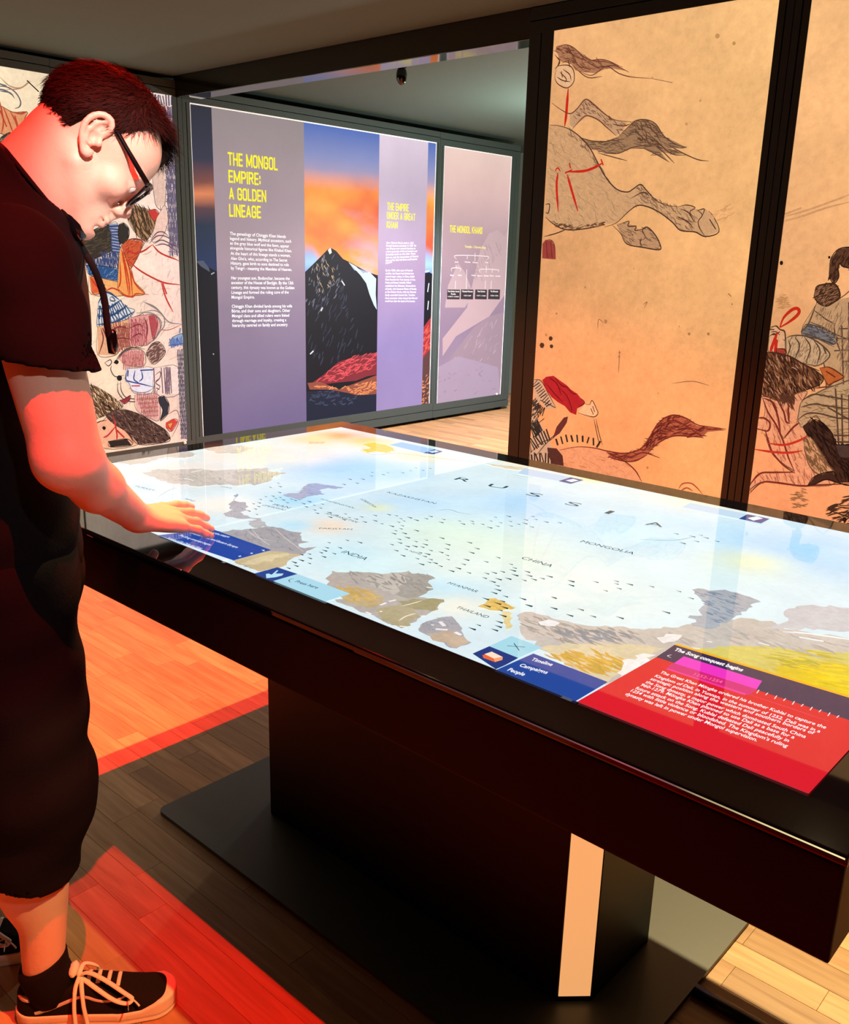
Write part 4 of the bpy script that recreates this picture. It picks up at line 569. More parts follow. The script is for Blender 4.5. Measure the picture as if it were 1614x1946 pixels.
def print_mat(name, strength, rough, spec, mottle, s1=7.0, s2=60.0, speck=0.0, base=0.25):
    """backlit print or screen: colour comes from the mesh attribute 'ink', paper grain from noise"""
    M = nm(name); M.use_nodes = True; nt = M.node_tree; b = nt.nodes['Principled BSDF']; L = nt.links.new
    at = nt.nodes.new('ShaderNodeAttribute'); at.attribute_name = 'ink'
    tc = nt.nodes.new('ShaderNodeTexCoord')
    col = at.outputs['Color']
    def mul(fac_out, lo, hi, fmin=0.3, fmax=0.7):
        nonlocal col
        mr = nt.nodes.new('ShaderNodeMapRange'); mr.inputs[1].default_value = fmin; mr.inputs[2].default_value = fmax
        mr.inputs[3].default_value = lo; mr.inputs[4].default_value = hi; L(fac_out, mr.inputs[0])
        mx = nt.nodes.new('ShaderNodeMix'); mx.data_type = 'RGBA'; mx.blend_type = 'MULTIPLY'; mx.inputs[0].default_value = 1
        L(col, mx.inputs[6]); L(mr.outputs[0], mx.inputs[7]); col = mx.outputs[2]
    if mottle:
        for sc, amt, det in ((s1, mottle, 8), (s2, mottle * 0.8, 4)):
            n = nt.nodes.new('ShaderNodeTexNoise'); n.inputs['Scale'].default_value = sc; n.inputs['Detail'].default_value = det
            n.inputs['Roughness'].default_value = 0.65
            L(tc.outputs['Object'], n.inputs['Vector']); mul(n.outputs['Fac'], 1 - amt, 1 + amt * 0.5)
    if speck:
        n = nt.nodes.new('ShaderNodeTexNoise'); n.inputs['Scale'].default_value = 38; n.inputs['Detail'].default_value = 5; n.inputs['Roughness'].default_value = 0.7
        L(tc.outputs['Object'], n.inputs['Vector']); mul(n.outputs['Fac'], 1 - speck, 1.0, 0.28, 0.36)
    L(col, b.inputs['Emission Color']); b.inputs['Emission Strength'].default_value = strength
    mb = nt.nodes.new('ShaderNodeMix'); mb.data_type = 'RGBA'; mb.blend_type = 'MULTIPLY'; mb.inputs[0].default_value = 1
    L(col, mb.inputs[6]); mb.inputs[7].default_value = (base, base, base, 1); L(mb.outputs[2], b.inputs['Base Color'])
    b.inputs['Roughness'].default_value = rough; b.inputs['Specular IOR Level'].default_value = spec
    return M

def box(bm, x0, y0, z0, x1, y1, z1, bevel=0.0):
    v = [bm.verts.new(p) for p in ((x0, y0, z0), (x1, y0, z0), (x1, y1, z0), (x0, y1, z0), (x0, y0, z1), (x1, y0, z1), (x1, y1, z1), (x0, y1, z1))]
    fs = [bm.faces.new([v[i] for i in q]) for q in ((0, 3, 2, 1), (4, 5, 6, 7), (0, 1, 5, 4), (1, 2, 6, 5), (2, 3, 7, 6), (3, 0, 4, 7))]
    if bevel:
        es = list({e for f in fs for e in f.edges})
        bmesh.ops.bevel(bm, geom=es, offset=bevel, segments=2, affect='EDGES', profile=0.6)
def prism(bm, pts, z0, z1):
    a = [bm.verts.new((x, y, z0)) for x, y in pts]; b = [bm.verts.new((x, y, z1)) for x, y in pts]; n = len(pts)
    bm.faces.new(a[::-1]); bm.faces.new(b)
    for i in range(n): bm.faces.new((a[i], a[(i + 1) % n], b[(i + 1) % n], b[i]))
def done(bm, name, mats, parent=None, smooth=False, loc=None):
    bmesh.ops.recalc_face_normals(bm, faces=bm.faces[:])
    me = bpy.data.meshes.new(name); bm.to_mesh(me); bm.free()
    if smooth:
        me.polygons.foreach_set('use_smooth', [True] * len(me.polygons))
    return link(name, me, mats, parent, loc)
def boxobj(name, b, mats, parent=None, bevel=0.0):
    bm = bmesh.new(); box(bm, *b, bevel=bevel); return done(bm, name, mats, parent)
def tube(bm, pts, r, n=8, flat=1.0, up=None):
    """tube through pts (list of Vector); r a number or a list; flat squashes it across `up`"""
    pts = [Vector(p) for p in pts]; rings = []
    N = len(pts)
    for i, p in enumerate(pts):
        t = (pts[min(i + 1, N - 1)] - pts[max(i - 1, 0)]).normalized()
        u = Vector(up) if up is not None else (Vector((0, 0, 1)) if abs(t.z) < 0.9 else Vector((1, 0, 0)))
        a = t.cross(u).normalized(); b = a.cross(t).normalized()
        rr = r[i] if isinstance(r, (list, tuple)) else r
        rings.append([bm.verts.new(p + (a * math.cos(k * 2 * math.pi / n) + b * math.sin(k * 2 * math.pi / n) * flat) * rr) for k in range(n)])
    for i in range(N - 1):
        for k in range(n):
            bm.faces.new((rings[i][k], rings[i][(k + 1) % n], rings[i + 1][(k + 1) % n], rings[i + 1][k]))
    bm.faces.new(rings[0][::-1]); bm.faces.new(rings[-1])
def smooth_pts(P, n=4, closed=False):
    P = [np.array(p, float) for p in P]
    if len(P) < 3: return P
    out = []
    for i in range(len(P) - 1):
        a = P[i - 1] if i > 0 else (P[-2] if closed else 2 * P[0] - P[1]); b, c = P[i], P[i + 1]
        d = P[i + 2] if i + 2 < len(P) else (P[1] if closed else 2 * P[-1] - P[-2])
        for k in range(n):
            t = k / n
            out.append(0.5 * ((2 * b) + (c - a) * t + (2 * a - 5 * b + 4 * c - d) * t * t + (3 * b - a - 3 * c + d) * t ** 3))
    out.append(P[-1]); return out

# ------------------------------------------------------------ flat print (lines, fills, hatching, lettering)
class Ink:
    """collects coloured flat shapes in panel coordinates (u, v) and lifts each a hair above the last"""
    def __init__(s, to3, scale, lift=0.00005, base=0.0004):
        s.to3 = to3; s.k = scale; s.V = []; s.F = []; s.C = []; s.lift = lift; s.off = base; s.clip = None; s.snap = False; s.r = np.random.RandomState(3)
    def _add(s, P, faces, col):
        b = len(s.V); o = s.off; c = s.clip
        if c: P = [(min(max(p[0], c[0]), c[1]), min(max(p[1], c[2]), c[3])) for p in P]
        if s.snap: P = [(c[1] + .002 if p[0] > c[1] - .008 else p[0], c[2] - .0028 if p[1] < c[2] + .0075 else p[1]) for p in P]
        for p in P: s.V.append(s.to3(p[0], p[1], o)); s.C.append(col)
        for f in faces: s.F.append(tuple(i + b for i in f))
    def fill(s, P, col):
        if sum(P[i][0] * P[(i + 1) % len(P)][1] - P[(i + 1) % len(P)][0] * P[i][1] for i in range(len(P))) < 0: P = P[::-1]
        tr = tessellate_polygon([[Vector((p[0], p[1], 0)) for p in P]])
        T = []
        for a, b, c in tr:
            A, B, C = P[a], P[b], P[c]
            T.append((a, b, c) if (B[0] - A[0]) * (C[1] - A[1]) - (B[1] - A[1]) * (C[0] - A[0]) > 0 else (a, c, b))
        s._add(P, T, col)
    def line(s, P, w, col, taper=0.35, sm=4):
        P = smooth_pts(P, sm); n = len(P); Q = []
        for i, p in enumerate(P):
            t = P[min(i + 1, n - 1)] - P[max(i - 1, 0)]; L = math.hypot(*t) or 1; nn = np.array((-t[1], t[0])) / L
            x = i / max(n - 1, 1); ww = w * 0.5 * (taper + (1 - taper) * min(1, 4 * min(x, 1 - x)) if n > 2 else 1)
            Q += [p - nn * ww, p + nn * ww]
        s._add(Q, [(2 * i, 2 * i + 2, 2 * i + 3, 2 * i + 1) for i in range(n - 1)], col)
    def run(s, ops):
        for o in ops:
            s.off += s.lift
            if o[0] == 'f':
                a = o[2]; P = [np.array((a[i], a[i + 1]), float) * s.k for i in range(0, len(a), 2)]; s.fill(P, hx(o[1]))
            elif o[0] == 's':
                for a in o[3]: s.line([np.array((a[i], a[i + 1]), float) * s.k for i in range(0, len(a), 2)], o[2] * s.k, hx(o[1]))
            elif o[0] == 'h':
                _, c, w, ln, ang, n, a = o; P = np.array(a, float).reshape(-1, 2) * s.k; c = np.array(hx(c)); lo, hi = P.min(0), P.max(0); done_ = 0; tries = 0
                while done_ < n and tries < n * 8:
                    tries += 1; q = lo + s.r.rand(2) * (hi - lo)
                    j = np.roll(P, -1, 0); cr = (P[:, 1] > q[1]) != (j[:, 1] > q[1])
                    xs = P[:, 0] + (q[1] - P[:, 1]) / np.where(j[:, 1] == P[:, 1], 1e-9, j[:, 1] - P[:, 1]) * (j[:, 0] - P[:, 0])
                    if (cr & (q[0] < xs)).sum() % 2 == 0: continue
                    th = math.radians(ang + s.r.normal() * 14); d = np.array((math.cos(th), math.sin(th))) * ln * s.k * (0.3 + 0.5 * s.r.rand()) * 0.5
                    b = np.array((-d[1], d[0])) * s.r.normal() * 0.15
                    s.line([q - d, q + b, q + d], w * s.k * (0.5 + 0.7 * s.r.rand()), tuple(c * (0.85 + 0.3 * s.r.rand())), 0.2, 2); done_ += 1
            elif o[0] == 't':
                _, c, w, ln, n, LL = o; c = hx(c)
                for a in LL:
                    P = [np.array((a[i], a[i + 1]), float) * s.k for i in range(0, len(a), 2)]
                    seg = [np.linalg.norm(P[i + 1] - P[i]) for i in range(len(P) - 1)]; tot = sum(seg)
                    for q in range(n):
                        d = (q + 0.5) / n * tot; i = 0
                        while i < len(seg) - 1 and d > seg[i]: d -= seg[i]; i += 1
                        t = (P[i + 1] - P[i]) / seg[i]; p = P[i] + t * d; nn = np.array((-t[1], t[0])); h = ln * s.k * 0.5 * (0.8 + 0.3 * s.r.rand())
                        sl = t * s.r.normal() * 0.12 * h
                        s.line([p - nn * h - sl, p + nn * h + sl], w * s.k * (0.8 + 0.4 * s.r.rand()), c)
    def grid(s, u0, u1, v0, v1, nu, nv, fn):
        U, Vv = np.meshgrid(np.linspace(u0, u1, nu), np.linspace(v0, v1, nv)); C = fn(U, Vv)
        b = len(s.V); o = s.off; s.off += s.lift
        for j in range(nv):
            for i in range(nu): s.V.append(s.to3(U[j, i], Vv[j, i], o)); s.C.append(tuple(C[j, i]))
        for j in range(nv - 1):
            for i in range(nu - 1): q = b + j * nu + i; s.F.append((q, q + 1, q + nu + 1, q + nu))
    def build(s, name, M, parent):
        me = bpy.data.meshes.new(name); me.from_pydata([tuple(map(float, v)) for v in s.V], [], s.F)
        at = me.color_attributes.new('ink', 'FLOAT_COLOR', 'POINT')
        c = np.ones((len(s.C), 4), np.float32); c[:, :3] = np.array(s.C, np.float32); at.data.foreach_set('color', c.ravel())
        return link(name, me, M, parent)
def letter_mesh(t, bold=0.0):
    cu = bpy.data.curves.new('lettering', 'FONT'); cu.body = t; cu.size = 1.0; cu.resolution_u = 3; cu.offset = bold; cu.fill_mode = 'FRONT'
    ob = bpy.data.objects.new('lettering', cu); me = bpy.data.meshes.new_from_object(ob)
    n = len(me.vertices); v = np.empty(n * 3, np.float32); me.vertices.foreach_get('co', v); v = v.reshape(-1, 3)
    f = [tuple(p.vertices) for p in me.polygons]
    bpy.data.objects.remove(ob); bpy.data.curves.remove(cu); bpy.data.meshes.remove(me)
    return v, f
def write(ink, rows, col, bold=0.0, k=1e-3, off=None, cap=0.73):
    """each row: text, left end and right end of its baseline, cap height; the line is fitted to that width"""
    for t, x0, y0, x1, y1, h in rows:
        v, f = letter_mesh(t, bold)
        A = np.array((x0, y0)) * k; B = np.array((x1, y1)) * k; d = B - A; w = np.linalg.norm(d); d = d / w; n = np.array((-d[1], d[0]))
        xs = (v[:, 0] - v[:, 0].min()) / max(v[:, 0].max() - v[:, 0].min(), 1e-6) * w; ys = v[:, 1] / cap * h * k
        P = A + xs[:, None] * d + ys[:, None] * n
        ink._add(list(P), f, col)
    ink.off += ink.lift


GL = {'T': (.40, ['0 1 .40 1', '.2 1 .2 0']), 'H': (.44, ['0 0 0 1', '.44 0 .44 1', '0 .5 .44 .5']), 'E': (.36, ['0 0 0 1', '0 1 .36 1', '0 .5 .33 .5', '0 0 .36 0']),
 'M': (.62, ['0 0 0 1', '0 1 .31 .1', '.31 .1 .62 1', '.62 1 .62 0']), 'O': (.44, ['0 .14 0 .86 .1 1 .34 1 .44 .86 .44 .14 .34 0 .1 0 0 .14']), 'N': (.46, ['0 0 0 1', '0 1 .46 0', '.46 0 .46 1']),
 'G': (.44, ['.44 .7 .44 .86 .34 1 .1 1 0 .86 0 .14 .1 0 .34 0 .44 .14 .44 .46 .24 .46']), 'L': (.34, ['0 1 0 0', '0 0 .34 0']), 'P': (.42, ['0 0 0 1', '0 1 .3 1 .42 .88 .42 .56 .3 .44 0 .44']),
 'I': (.0, ['0 0 0 1']), 'R': (.44, ['0 0 0 1', '0 1 .3 1 .42 .88 .42 .6 .3 .5 0 .5', '.24 .5 .44 0']), 'A': (.48, ['0 0 .24 1', '.24 1 .48 0', '.1 .28 .38 .28']), 'D': (.44, ['0 0 0 1', '0 1 .28 1 .44 .84 .44 .16 .28 0 0 0']),
 'U': (.44, ['0 1 0 .14 .1 0 .34 0 .44 .14 .44 1']), 'K': (.46, ['0 0 0 1', '.42 1 .02 .42', '.14 .56 .46 0']), 'S': (.40, ['.40 .74 .40 .86 .30 1 .1 1 0 .86 0 .68 .4 .34 .40 .14 .30 0 .1 0 0 .14 0 .28']), ':': (.0, ['0 .12 0 .26', '0 .6 0 .74']), ' ': (.12, [])}
def block(ink, rows, col, k=1e-3, sw=.155):
    """heavy condensed capitals drawn stroke by stroke"""
    for t, x0, y0, x1, y1, h in rows:
        tot = sum(GL[c][0] + sw + .075 for c in t) - .075; fx = (x1 - x0) / tot; x = sw / 2
        for c in t:
            w, st = GL[c]
            for q in st:
                v = [float(z) for z in q.split()]; P = [(v[i], sw / 2 + v[i + 1] * (1 - sw)) for i in range(0, len(v), 2)]
                for (ax, ay), (bx, by) in zip(P[:-1], P[1:]):
                    L = math.hypot(bx - ax, by - ay); dx, dy = (bx - ax) / L, (by - ay) / L; e = sw * .5 * (1 if min(abs(dx), abs(dy)) < .01 else .45); hw = sw * .5
                    Q = [(ax - dx * e + dy * hw, ay - dy * e - dx * hw), (bx + dx * e + dy * hw, by + dy * e - dx * hw), (bx + dx * e - dy * hw, by + dy * e + dx * hw), (ax - dx * e - dy * hw, ay - dy * e + dx * hw)]
                    ink._add([np.array((x0 + (x + a) * fx, y0 + min(max(b, 0), 1) * h)) * k for a, b in Q], [(0, 1, 2, 3)], col)
            x += w + sw + .075
    ink.off += ink.lift

# value noise for soft printed skies
def vnoise(U, V, seed, sx, sy, octv=5):
    r = np.random.RandomState(seed); G = r.rand(64, 64); out = 0; amp = 1; tot = 0
    for o in range(octv):
        x = U * sx * 2 ** o; y = V * sy * 2 ** o; i = np.floor(x).astype(int); j = np.floor(y).astype(int); fx = x - i; fy = y - j
        fx = fx * fx * (3 - 2 * fx); fy = fy * fy * (3 - 2 * fy); g = lambda a, b: G[a % 64, b % 64]
        out = out + amp * ((g(i, j) * (1 - fx) + g(i + 1, j) * fx) * (1 - fy) + (g(i, j + 1) * (1 - fx) + g(i + 1, j + 1) * fx) * fy); tot += amp; amp *= 0.5
    return out / tot
def ramp(x, stops):
    x = np.asarray(x); xs = [s[0] for s in stops]; cs = np.array([hx(s[1]) for s in stops])
    return np.stack([np.interp(x, xs, cs[:, i]) for i in range(3)], -1)
def mixc(a, b, t): return a * (1 - t[..., None]) + b * t[..., None]

# ------------------------------------------------------------ materials
M_FRAME = mat('dark_green_powder_coat', hx('424f4f'), 0.5, 0.0, 0.4, 0.06, 60)
M_FRAME2 = mat('dark_brown_green_powder_coat', hx('1c2122'), 0.5, 0.0, 0.4, 0.06, 60)
M_GROOVE = mat('groove_black', hx('0c0e0d'), 0.8)
M_WALL = mat('painted_wall', hx('98a498'), 0.85, noise=0.05, nscale=40, bump=0.05)
M_CEIL = mat('painted_ceiling', hx('4d615d'), 0.9, noise=0.05, nscale=50, bump=0.05)
M_DARK = mat('dark_wall_paint', hx('3a3d3c'), 0.8, noise=0.05)
M_BEAM = mat('gloss_black_beam', hx('14150f'), 0.07, 0.0, 0.9, 0.05)
M_PAPER = print_mat('backlit_paper_print', 1.0, 0.7, 0.15, 0.14, 5.0, 45.0, 0.22)
M_INKP = print_mat('backlit_ink', 1.0, 0.7, 0.15, 0.16, 40.0, 160.0)
M_POSTER = print_mat('backlit_poster', 1.0, 0.6, 0.2, 0.03, 5.0, 120.0)
M_SCREEN = print_mat('glass_screen', 1.08, 0.02, 0.32, 0.05, 9.0, 60.0, base=0.02)
M_SEA = print_mat('glass_screen_sea', 1.0, 0.02, 0.32, 0.14, 14.0, 90.0, base=0.02)
M_UI = print_mat('glass_screen_menu', 1.0, 0.02, 0.32, 0.0, base=0.02)
M_WHITE = mat('white_plastic_glow', hx('e8e8e4'), 0.4, emit=hx('d0d0c8'), estr=0.3)  # white plastic given a faint glow of its own
M_GLASS = mat('black_glass', hx('04050a'), 0.03, 0.0, 0.5)
M_APRON = mat('black_satin_laminate', hx('07080f'), 0.55, 0.0, 0.12, 0.08, 90)
M_PED = mat('pedestal_black_metal', hx('0a0c16'), 0.5, 0.0, 0.3, 0.08, 90)
M_PLATE = mat('base_plate_steel', hx('4e504a'), 0.4, 0.1, 0.5, 0.08, 150)
M_CORNERSTRIP = mat('amber_glow_strip', hx('d8b890'), 0.5, emit=hx('f2ac6c'), estr=0.95)
M_RUBBER = mat('black_rubber', hx('141210'), 0.35)

def floor_material():
    M = nm('oak_strip_floor'); M.use_nodes = True; nt = M.node_tree; b = nt.nodes['Principled BSDF']; L = nt.links.new
    tc = nt.nodes.new('ShaderNodeTexCoord'); oi = nt.nodes.new('ShaderNodeObjectInfo'); at = nt.nodes.new('ShaderNodeAttribute'); at.attribute_name = 'tint'
    ad = nt.nodes.new('ShaderNodeMath'); ad.operation = 'ADD'; L(oi.outputs['Random'], ad.inputs[0]); L(at.outputs['Fac'], ad.inputs[1])
    fr = nt.nodes.new('ShaderNodeMath'); fr.operation = 'FRACT'; L(ad.outputs[0], fr.inputs[0])
    geo = nt.nodes.new('ShaderNodeNewGeometry')
    sh = nt.nodes.new('ShaderNodeVectorMath'); sh.operation = 'MULTIPLY_ADD'; L(fr.outputs[0], sh.inputs[0]); sh.inputs[1].default_value = (13, 7, 3); L(geo.outputs['Position'], sh.inputs[2])
    mp = nt.nodes.new('ShaderNodeMapping'); mp.inputs['Scale'].default_value = (2.2, 26, 10); L(sh.outputs[0], mp.inputs['Vector'])
    n = nt.nodes.new('ShaderNodeTexNoise'); n.inputs['Scale'].default_value = 1.6; n.inputs['Detail'].default_value = 7; n.inputs['Distortion'].default_value = 0.8; L(mp.outputs[0], n.inputs['Vector'])
    cr = nt.nodes.new('ShaderNodeValToRGB'); e = cr.color_ramp.elements
    e[0].position = 0.25; e[0].color = (*hx('a87a4c'), 1); e[1].position = 0.75; e[1].color = (*hx('d2a878'), 1)
    L(n.outputs['Fac'], cr.inputs[0])
    mr = nt.nodes.new('ShaderNodeMapRange'); mr.inputs[3].default_value = 0.72; mr.inputs[4].default_value = 1.12; L(fr.outputs[0], mr.inputs[0])
    mx = nt.nodes.new('ShaderNodeMix'); mx.data_type = 'RGBA'; mx.blend_type = 'MULTIPLY'; mx.inputs[0].default_value = 1
    L(cr.outputs[0], mx.inputs[6]); L(mr.outputs[0], mx.inputs[7]); L(mx.outputs[2], b.inputs['Base Color'])
    b.inputs['Roughness'].default_value = 0.42; b.inputs['Specular IOR Level'].default_value = 0.35
    return M
M_FLOOR = floor_material()

# ------------------------------------------------------------ room shell
fl = boxobj('floor', (-7.2, -2.4, -0.08, 2.8, 8.2, -0.012), M_GROOVE); tag(fl, kind='structure')
W = 0.072
near, far_ = [], []
planks = []
for iy in range(int((8.2 + 2.4) / W)):
    y0 = -2.4 + iy * W; x = -7.2 - rnd.random() * 0.7
    while x < 2.8:
        ln = rnd.choice((0.46, 0.58, 0.7)); planks.append((x, y0, min(ln, 2.8 - x))); x += ln
def inframe(x, y):
    d = Vector((x, y, -1.42)); c = [sum(RX[k][j] * d[k] for k in range(3)) for j in range(3)]
    if c[2] < 0.2: return None
    u = 807 + 1727 * c[0] / c[2]; v = 973 + 1727 * c[1] / c[2]
    return c[2] if -60 < u < 1680 and 700 < v < 2010 else None
vis = []
for p in planks:
    dd = [d for d in (inframe(p[0] + p[2] * t, p[1] + W / 2) for t in (0, 0.5, 1)) if d]
    under = (-1.6 < p[0] + p[2] / 2 < -0.85 and 1.3 < p[1] < 1.6) or (p[1] < 0.45) or (p[1] > 2.1 and p[0] > -2.55 and p[1] < 3.5)
    hid = p[0] < -5.4 or (3.3 > p[1] > 2.2 and p[0] > -4.6)
    vis.append((min(dd) if dd and not under and not hid else 1e9, p))
vis.sort(key=lambda a: a[0])
tmpl = {}
def plank_mesh(ln):
    k = round(ln, 3)
    if k not in tmpl:
        bm = bmesh.new(); g = 0.0002
        a = [(g, g), (k - g, g), (k - g, W - g), (g, W - g)]; c = 0.0005
        t = [(g + c, g + c), (k - g - c, g + c), (k - g - c, W - g - c), (g + c, W - g - c)]
        lo = [bm.verts.new((x, y, -0.014)) for x, y in a]; mi = [bm.verts.new((x, y, -0.0008)) for x, y in a]; hi = [bm.verts.new((x, y, 0)) for x, y in t]
        bm.faces.new(hi)
        for i in range(4):
            j = (i + 1) % 4; bm.faces.new((lo[i], lo[j], mi[j], mi[i])); bm.faces.new((mi[i], mi[j], hi[j], hi[i]))
        me = bpy.data.meshes.new('plank'); bm.to_mesh(me); bm.free(); me.materials.append(M_FLOOR); tmpl[k] = me
    return tmpl[k]
for d, (x, y, ln) in vis[:300]:
    o = bpy.data.objects.new('plank', plank_mesh(ln)); COL.objects.link(o); o.location = (x, y, 0); o.parent = fl
V, F, T = [], [], []
for d, (x, y, ln) in vis[300:]:
    g = 0.0002; b = len(V); t = rnd.random()
    V += [(x + g, y + g, 0), (x + ln - g, y + g, 0), (x + ln - g, y + W - g, 0), (x + g, y + W - g, 0), (x + g, y + g, -.012), (x + ln - g, y + g, -.012), (x + ln - g, y + W - g, -.012), (x + g, y + W - g, -.012)]
    F += [(b, b + 1, b + 2, b + 3), (b, b + 4, b + 5, b + 1), (b + 1, b + 5, b + 6, b + 2), (b + 2, b + 6, b + 7, b + 3), (b + 3, b + 7, b + 4, b)]; T += [t] * 8
me = bpy.data.meshes.new('plank_field'); me.from_pydata(V, [], F)
at = me.attributes.new('tint', 'FLOAT', 'POINT'); at.data.foreach_set('value', T)
tag(link('plank_field', me, M_FLOOR, fl), kind='stuff')

tag(boxobj('ceiling', (-7.2, -2.4, 2.46, 2.8, 8.2, 2.56), M_CEIL), kind='structure')
tag(boxobj('wall_left', (-7.3, -2.4, 0, -7.2, 8.2, 2.46), M_WALL), kind='structure')
tag(boxobj('wall_far', (-7.2, 8.0, 0, 2.8, 8.2, 2.46), M_WALL), kind='structure')
tag(boxobj('wall_right', (2.7, -2.4, 0, 2.8, 8.0, 2.46), M_DARK), kind='structure')
tag(boxobj('wall_near', (-7.2, -2.4, 0, 2.7, -2.3, 2.46), M_DARK), kind='structure')
tag(boxobj('trim_1', (-5.36, 3.5, 2.335, -2.612, 3.63, 2.458), M_BEAM, bevel=0.003), kind='structure')

# ------------------------------------------------------------ lightbox walls
XW, YW = -5.35, 3.5
def to_wb(u, v, o): return (XW + o, u, v)
def to_w2(u, v, o): return (u, YW - o, v)
def light_box(name, label, axis, u0, u1, z0, z1, a, M, knob=None):
    """freestanding fabric light box: housing, four frame rails with a groove, print face (a = print rectangle)"""
    D = 0.13
    if axis == 'x':
        root = empty(name, (XW - D / 2, (u0 + u1) / 2, 0), label, 'light box', 'backlit picture walls'); put = lambda p, q, lo, hi, n0, n1: (XW - n1, p, lo, XW - n0, q, hi)
    else:
        root = empty(name, ((u0 + u1) / 2, YW + D / 2, 0), label, 'light box', 'backlit picture walls'); put = lambda p, q, lo, hi, n0, n1: (p, YW + n0, lo, q, YW + n1, hi)
    e = 0.0005
    boxobj('housing', put(u0 + .004, u1 - .004, z0 + .004, z1 - .004, 0.012, D), M_GROOVE, root)
    def rail(p, q, lo, hi):
        bm = bmesh.new(); w, h = q - p, hi - lo; g = 0.0025
        if w > h:
            c = lo + h * 0.5; parts = ((p, q, lo, c - g), (p, q, c + g, hi)) if h > .03 else ((p, q, lo, hi),)
        else:
            c = p + w * 0.5; parts = ((p, c - g, lo, hi), (c + g, q, lo, hi)) if w > .03 else ((p, q, lo, hi),)
        for s in parts: box(bm, *put(s[0], s[1], s[2], s[3], -0.004, 0.02), bevel=0.0012)
        done(bm, 'frame_rail', M, root)
    rail(u0 + e, u1 - e, a[3], z1); rail(u0 + e, u1 - e, z0, a[2])
    rail(u0 + e, a[0], a[2], a[3]); rail(a[1], u1 - e, a[2], a[3])
    if knob:
        bm = bmesh.new(); c = knob
        bmesh.ops.create_uvsphere(bm, u_segments=10, v_segments=6, radius=0.011)
        o = done(bm, 'corner_clip', M_WHITE, root, True); o.matrix_parent_inverse = Matrix.Identity(4)
        w = Vector((XW + .006, c[0], c[1])) if axis == 'x' else Vector((c[0], YW - .006, c[1])); o.location = w - root.location; tag(o, 'small white corner clip')
    for q in (u0 + .06, u1 - .1): boxobj('foot', put(q, q + .04, 0.0, z0 + .006, 0.03, 0.10), M_GROOVE, root)
    return root
def paper(stops_tl, stops_tr, stops_bl, stops_br, a, seed):
    A = [np.array(hx(c)) for c in (stops_bl, stops_br, stops_tl, stops_tr)]
    def fn(U, V):
        s = ((U - a[0]) / (a[1] - a[0]))[..., None]; t = ((V - a[2]) / (a[3] - a[2]))[..., None]
        c = (A[0] * (1 - s) + A[1] * s) * (1 - t) + (A[2] * (1 - s) + A[3] * s) * t
        n = vnoise(U + 9, V + 9, seed, 3, 3, 5)[..., None]
        return c * (0.86 + 0.28 * n)
    return fn

def inked(ops):
    """every filled shape of the drawing gets a thin darker contour"""
    out = []
    for o in ops:
        out.append(o)
        if o[0] == 'f': out.append(('s', ''.join('%02x' % int(int(o[1][i:i + 2], 16) * .55) for i in (0, 2, 4)), 5, [o[2] + o[2][:2]]))
    return out
# right wall: two panels of a horse painting
a = (-2.4845, -1.5165, 0.145, 2.352)
r = light_box('light_box', 'backlit panel with a galloping grey horse cut by its left edge, right of the opening', 'y', -2.612, -1.459, 0.03, 2.455, a, M_FRAME2)
k = Ink(to_w2, 1e-3); k.grid(*a, 70, 150, paper('e6ae76', 'fbc684', 'd6905c', 'e09c5e', a, 5)); k.build('print_face', M_PAPER, r)
k = Ink(to_w2, 1e-3); k.clip = a; k.run(ART_HORSE); k.build('ink_drawing', M_INKP, r)
a = (-1.4005, -0.432, 0.145, 2.33)
r = light_box('light_box', 'backlit panel of an armoured rider with red rein loop, at the photo\'s right edge', 'y', -1.457, -0.31, 0.03, 2.455, a, M_FRAME2)
k = Ink(to_w2, 1e-3); k.grid(*a, 70, 150, paper('fac284', 'f2ba7a', 'd89060', 'd89060', a, 6)); k.build('print_face', M_PAPER, r)
k = Ink(to_w2, 1e-3); k.clip = a; k.run(inked(ART_RIDER)); k.build('ink_drawing', M_INKP, r)

# left wall: warrior painting on two panels, then the two text posters

a = (0.95, 2.684, 0.135, 2.348)
r = light_box('light_box', 'backlit cream picture panel behind the back of the man\'s head, at the left edge', 'x', 0.88, 2.6895, 0.03, 2.43, a, M_FRAME)
k = Ink(to_wb, 1e-3); k.grid(*a, 60, 90, paper('fff0d0', 'f8e4c0', 'f0d8b0', 'f0d8b8', a, 8)); k.build('print_face', M_PAPER, r)
def cen(o):
    p = o[-1] if o[0] in 'fh' else o[-1][0]
    if o[0] == 's': p = o[3][0]
    return sum(p[0::2]) / (len(p) // 2)
k = Ink(to_wb, 1e-3); k.clip = a; k.run(inked([o for o in ART_WARRIOR if cen(o) < 2690])); k.build('ink_drawing', M_INKP, r)
a = (2.6965, 3.474, 0.147, 2.342)
r = light_box('light_box', 'backlit picture panel of armoured warriors between the man and the black post', 'x', 2.6905, 3.5435, 0.03, 2.43, a, M_FRAME, (3.452, 0.138))
k = Ink(to_wb, 1e-3); k.grid(*a, 40, 90, paper('f8e6cc', 'f2dcd4', 'f4d8b4', 'ecc8b8', a, 9)); k.build('print_face', M_PAPER, r)
k = Ink(to_wb, 1e-3); k.clip = a; k.run(inked([o for o in ART_WARRIOR if cen(o) >= 2690])); k.build('ink_drawing', M_INKP, r)

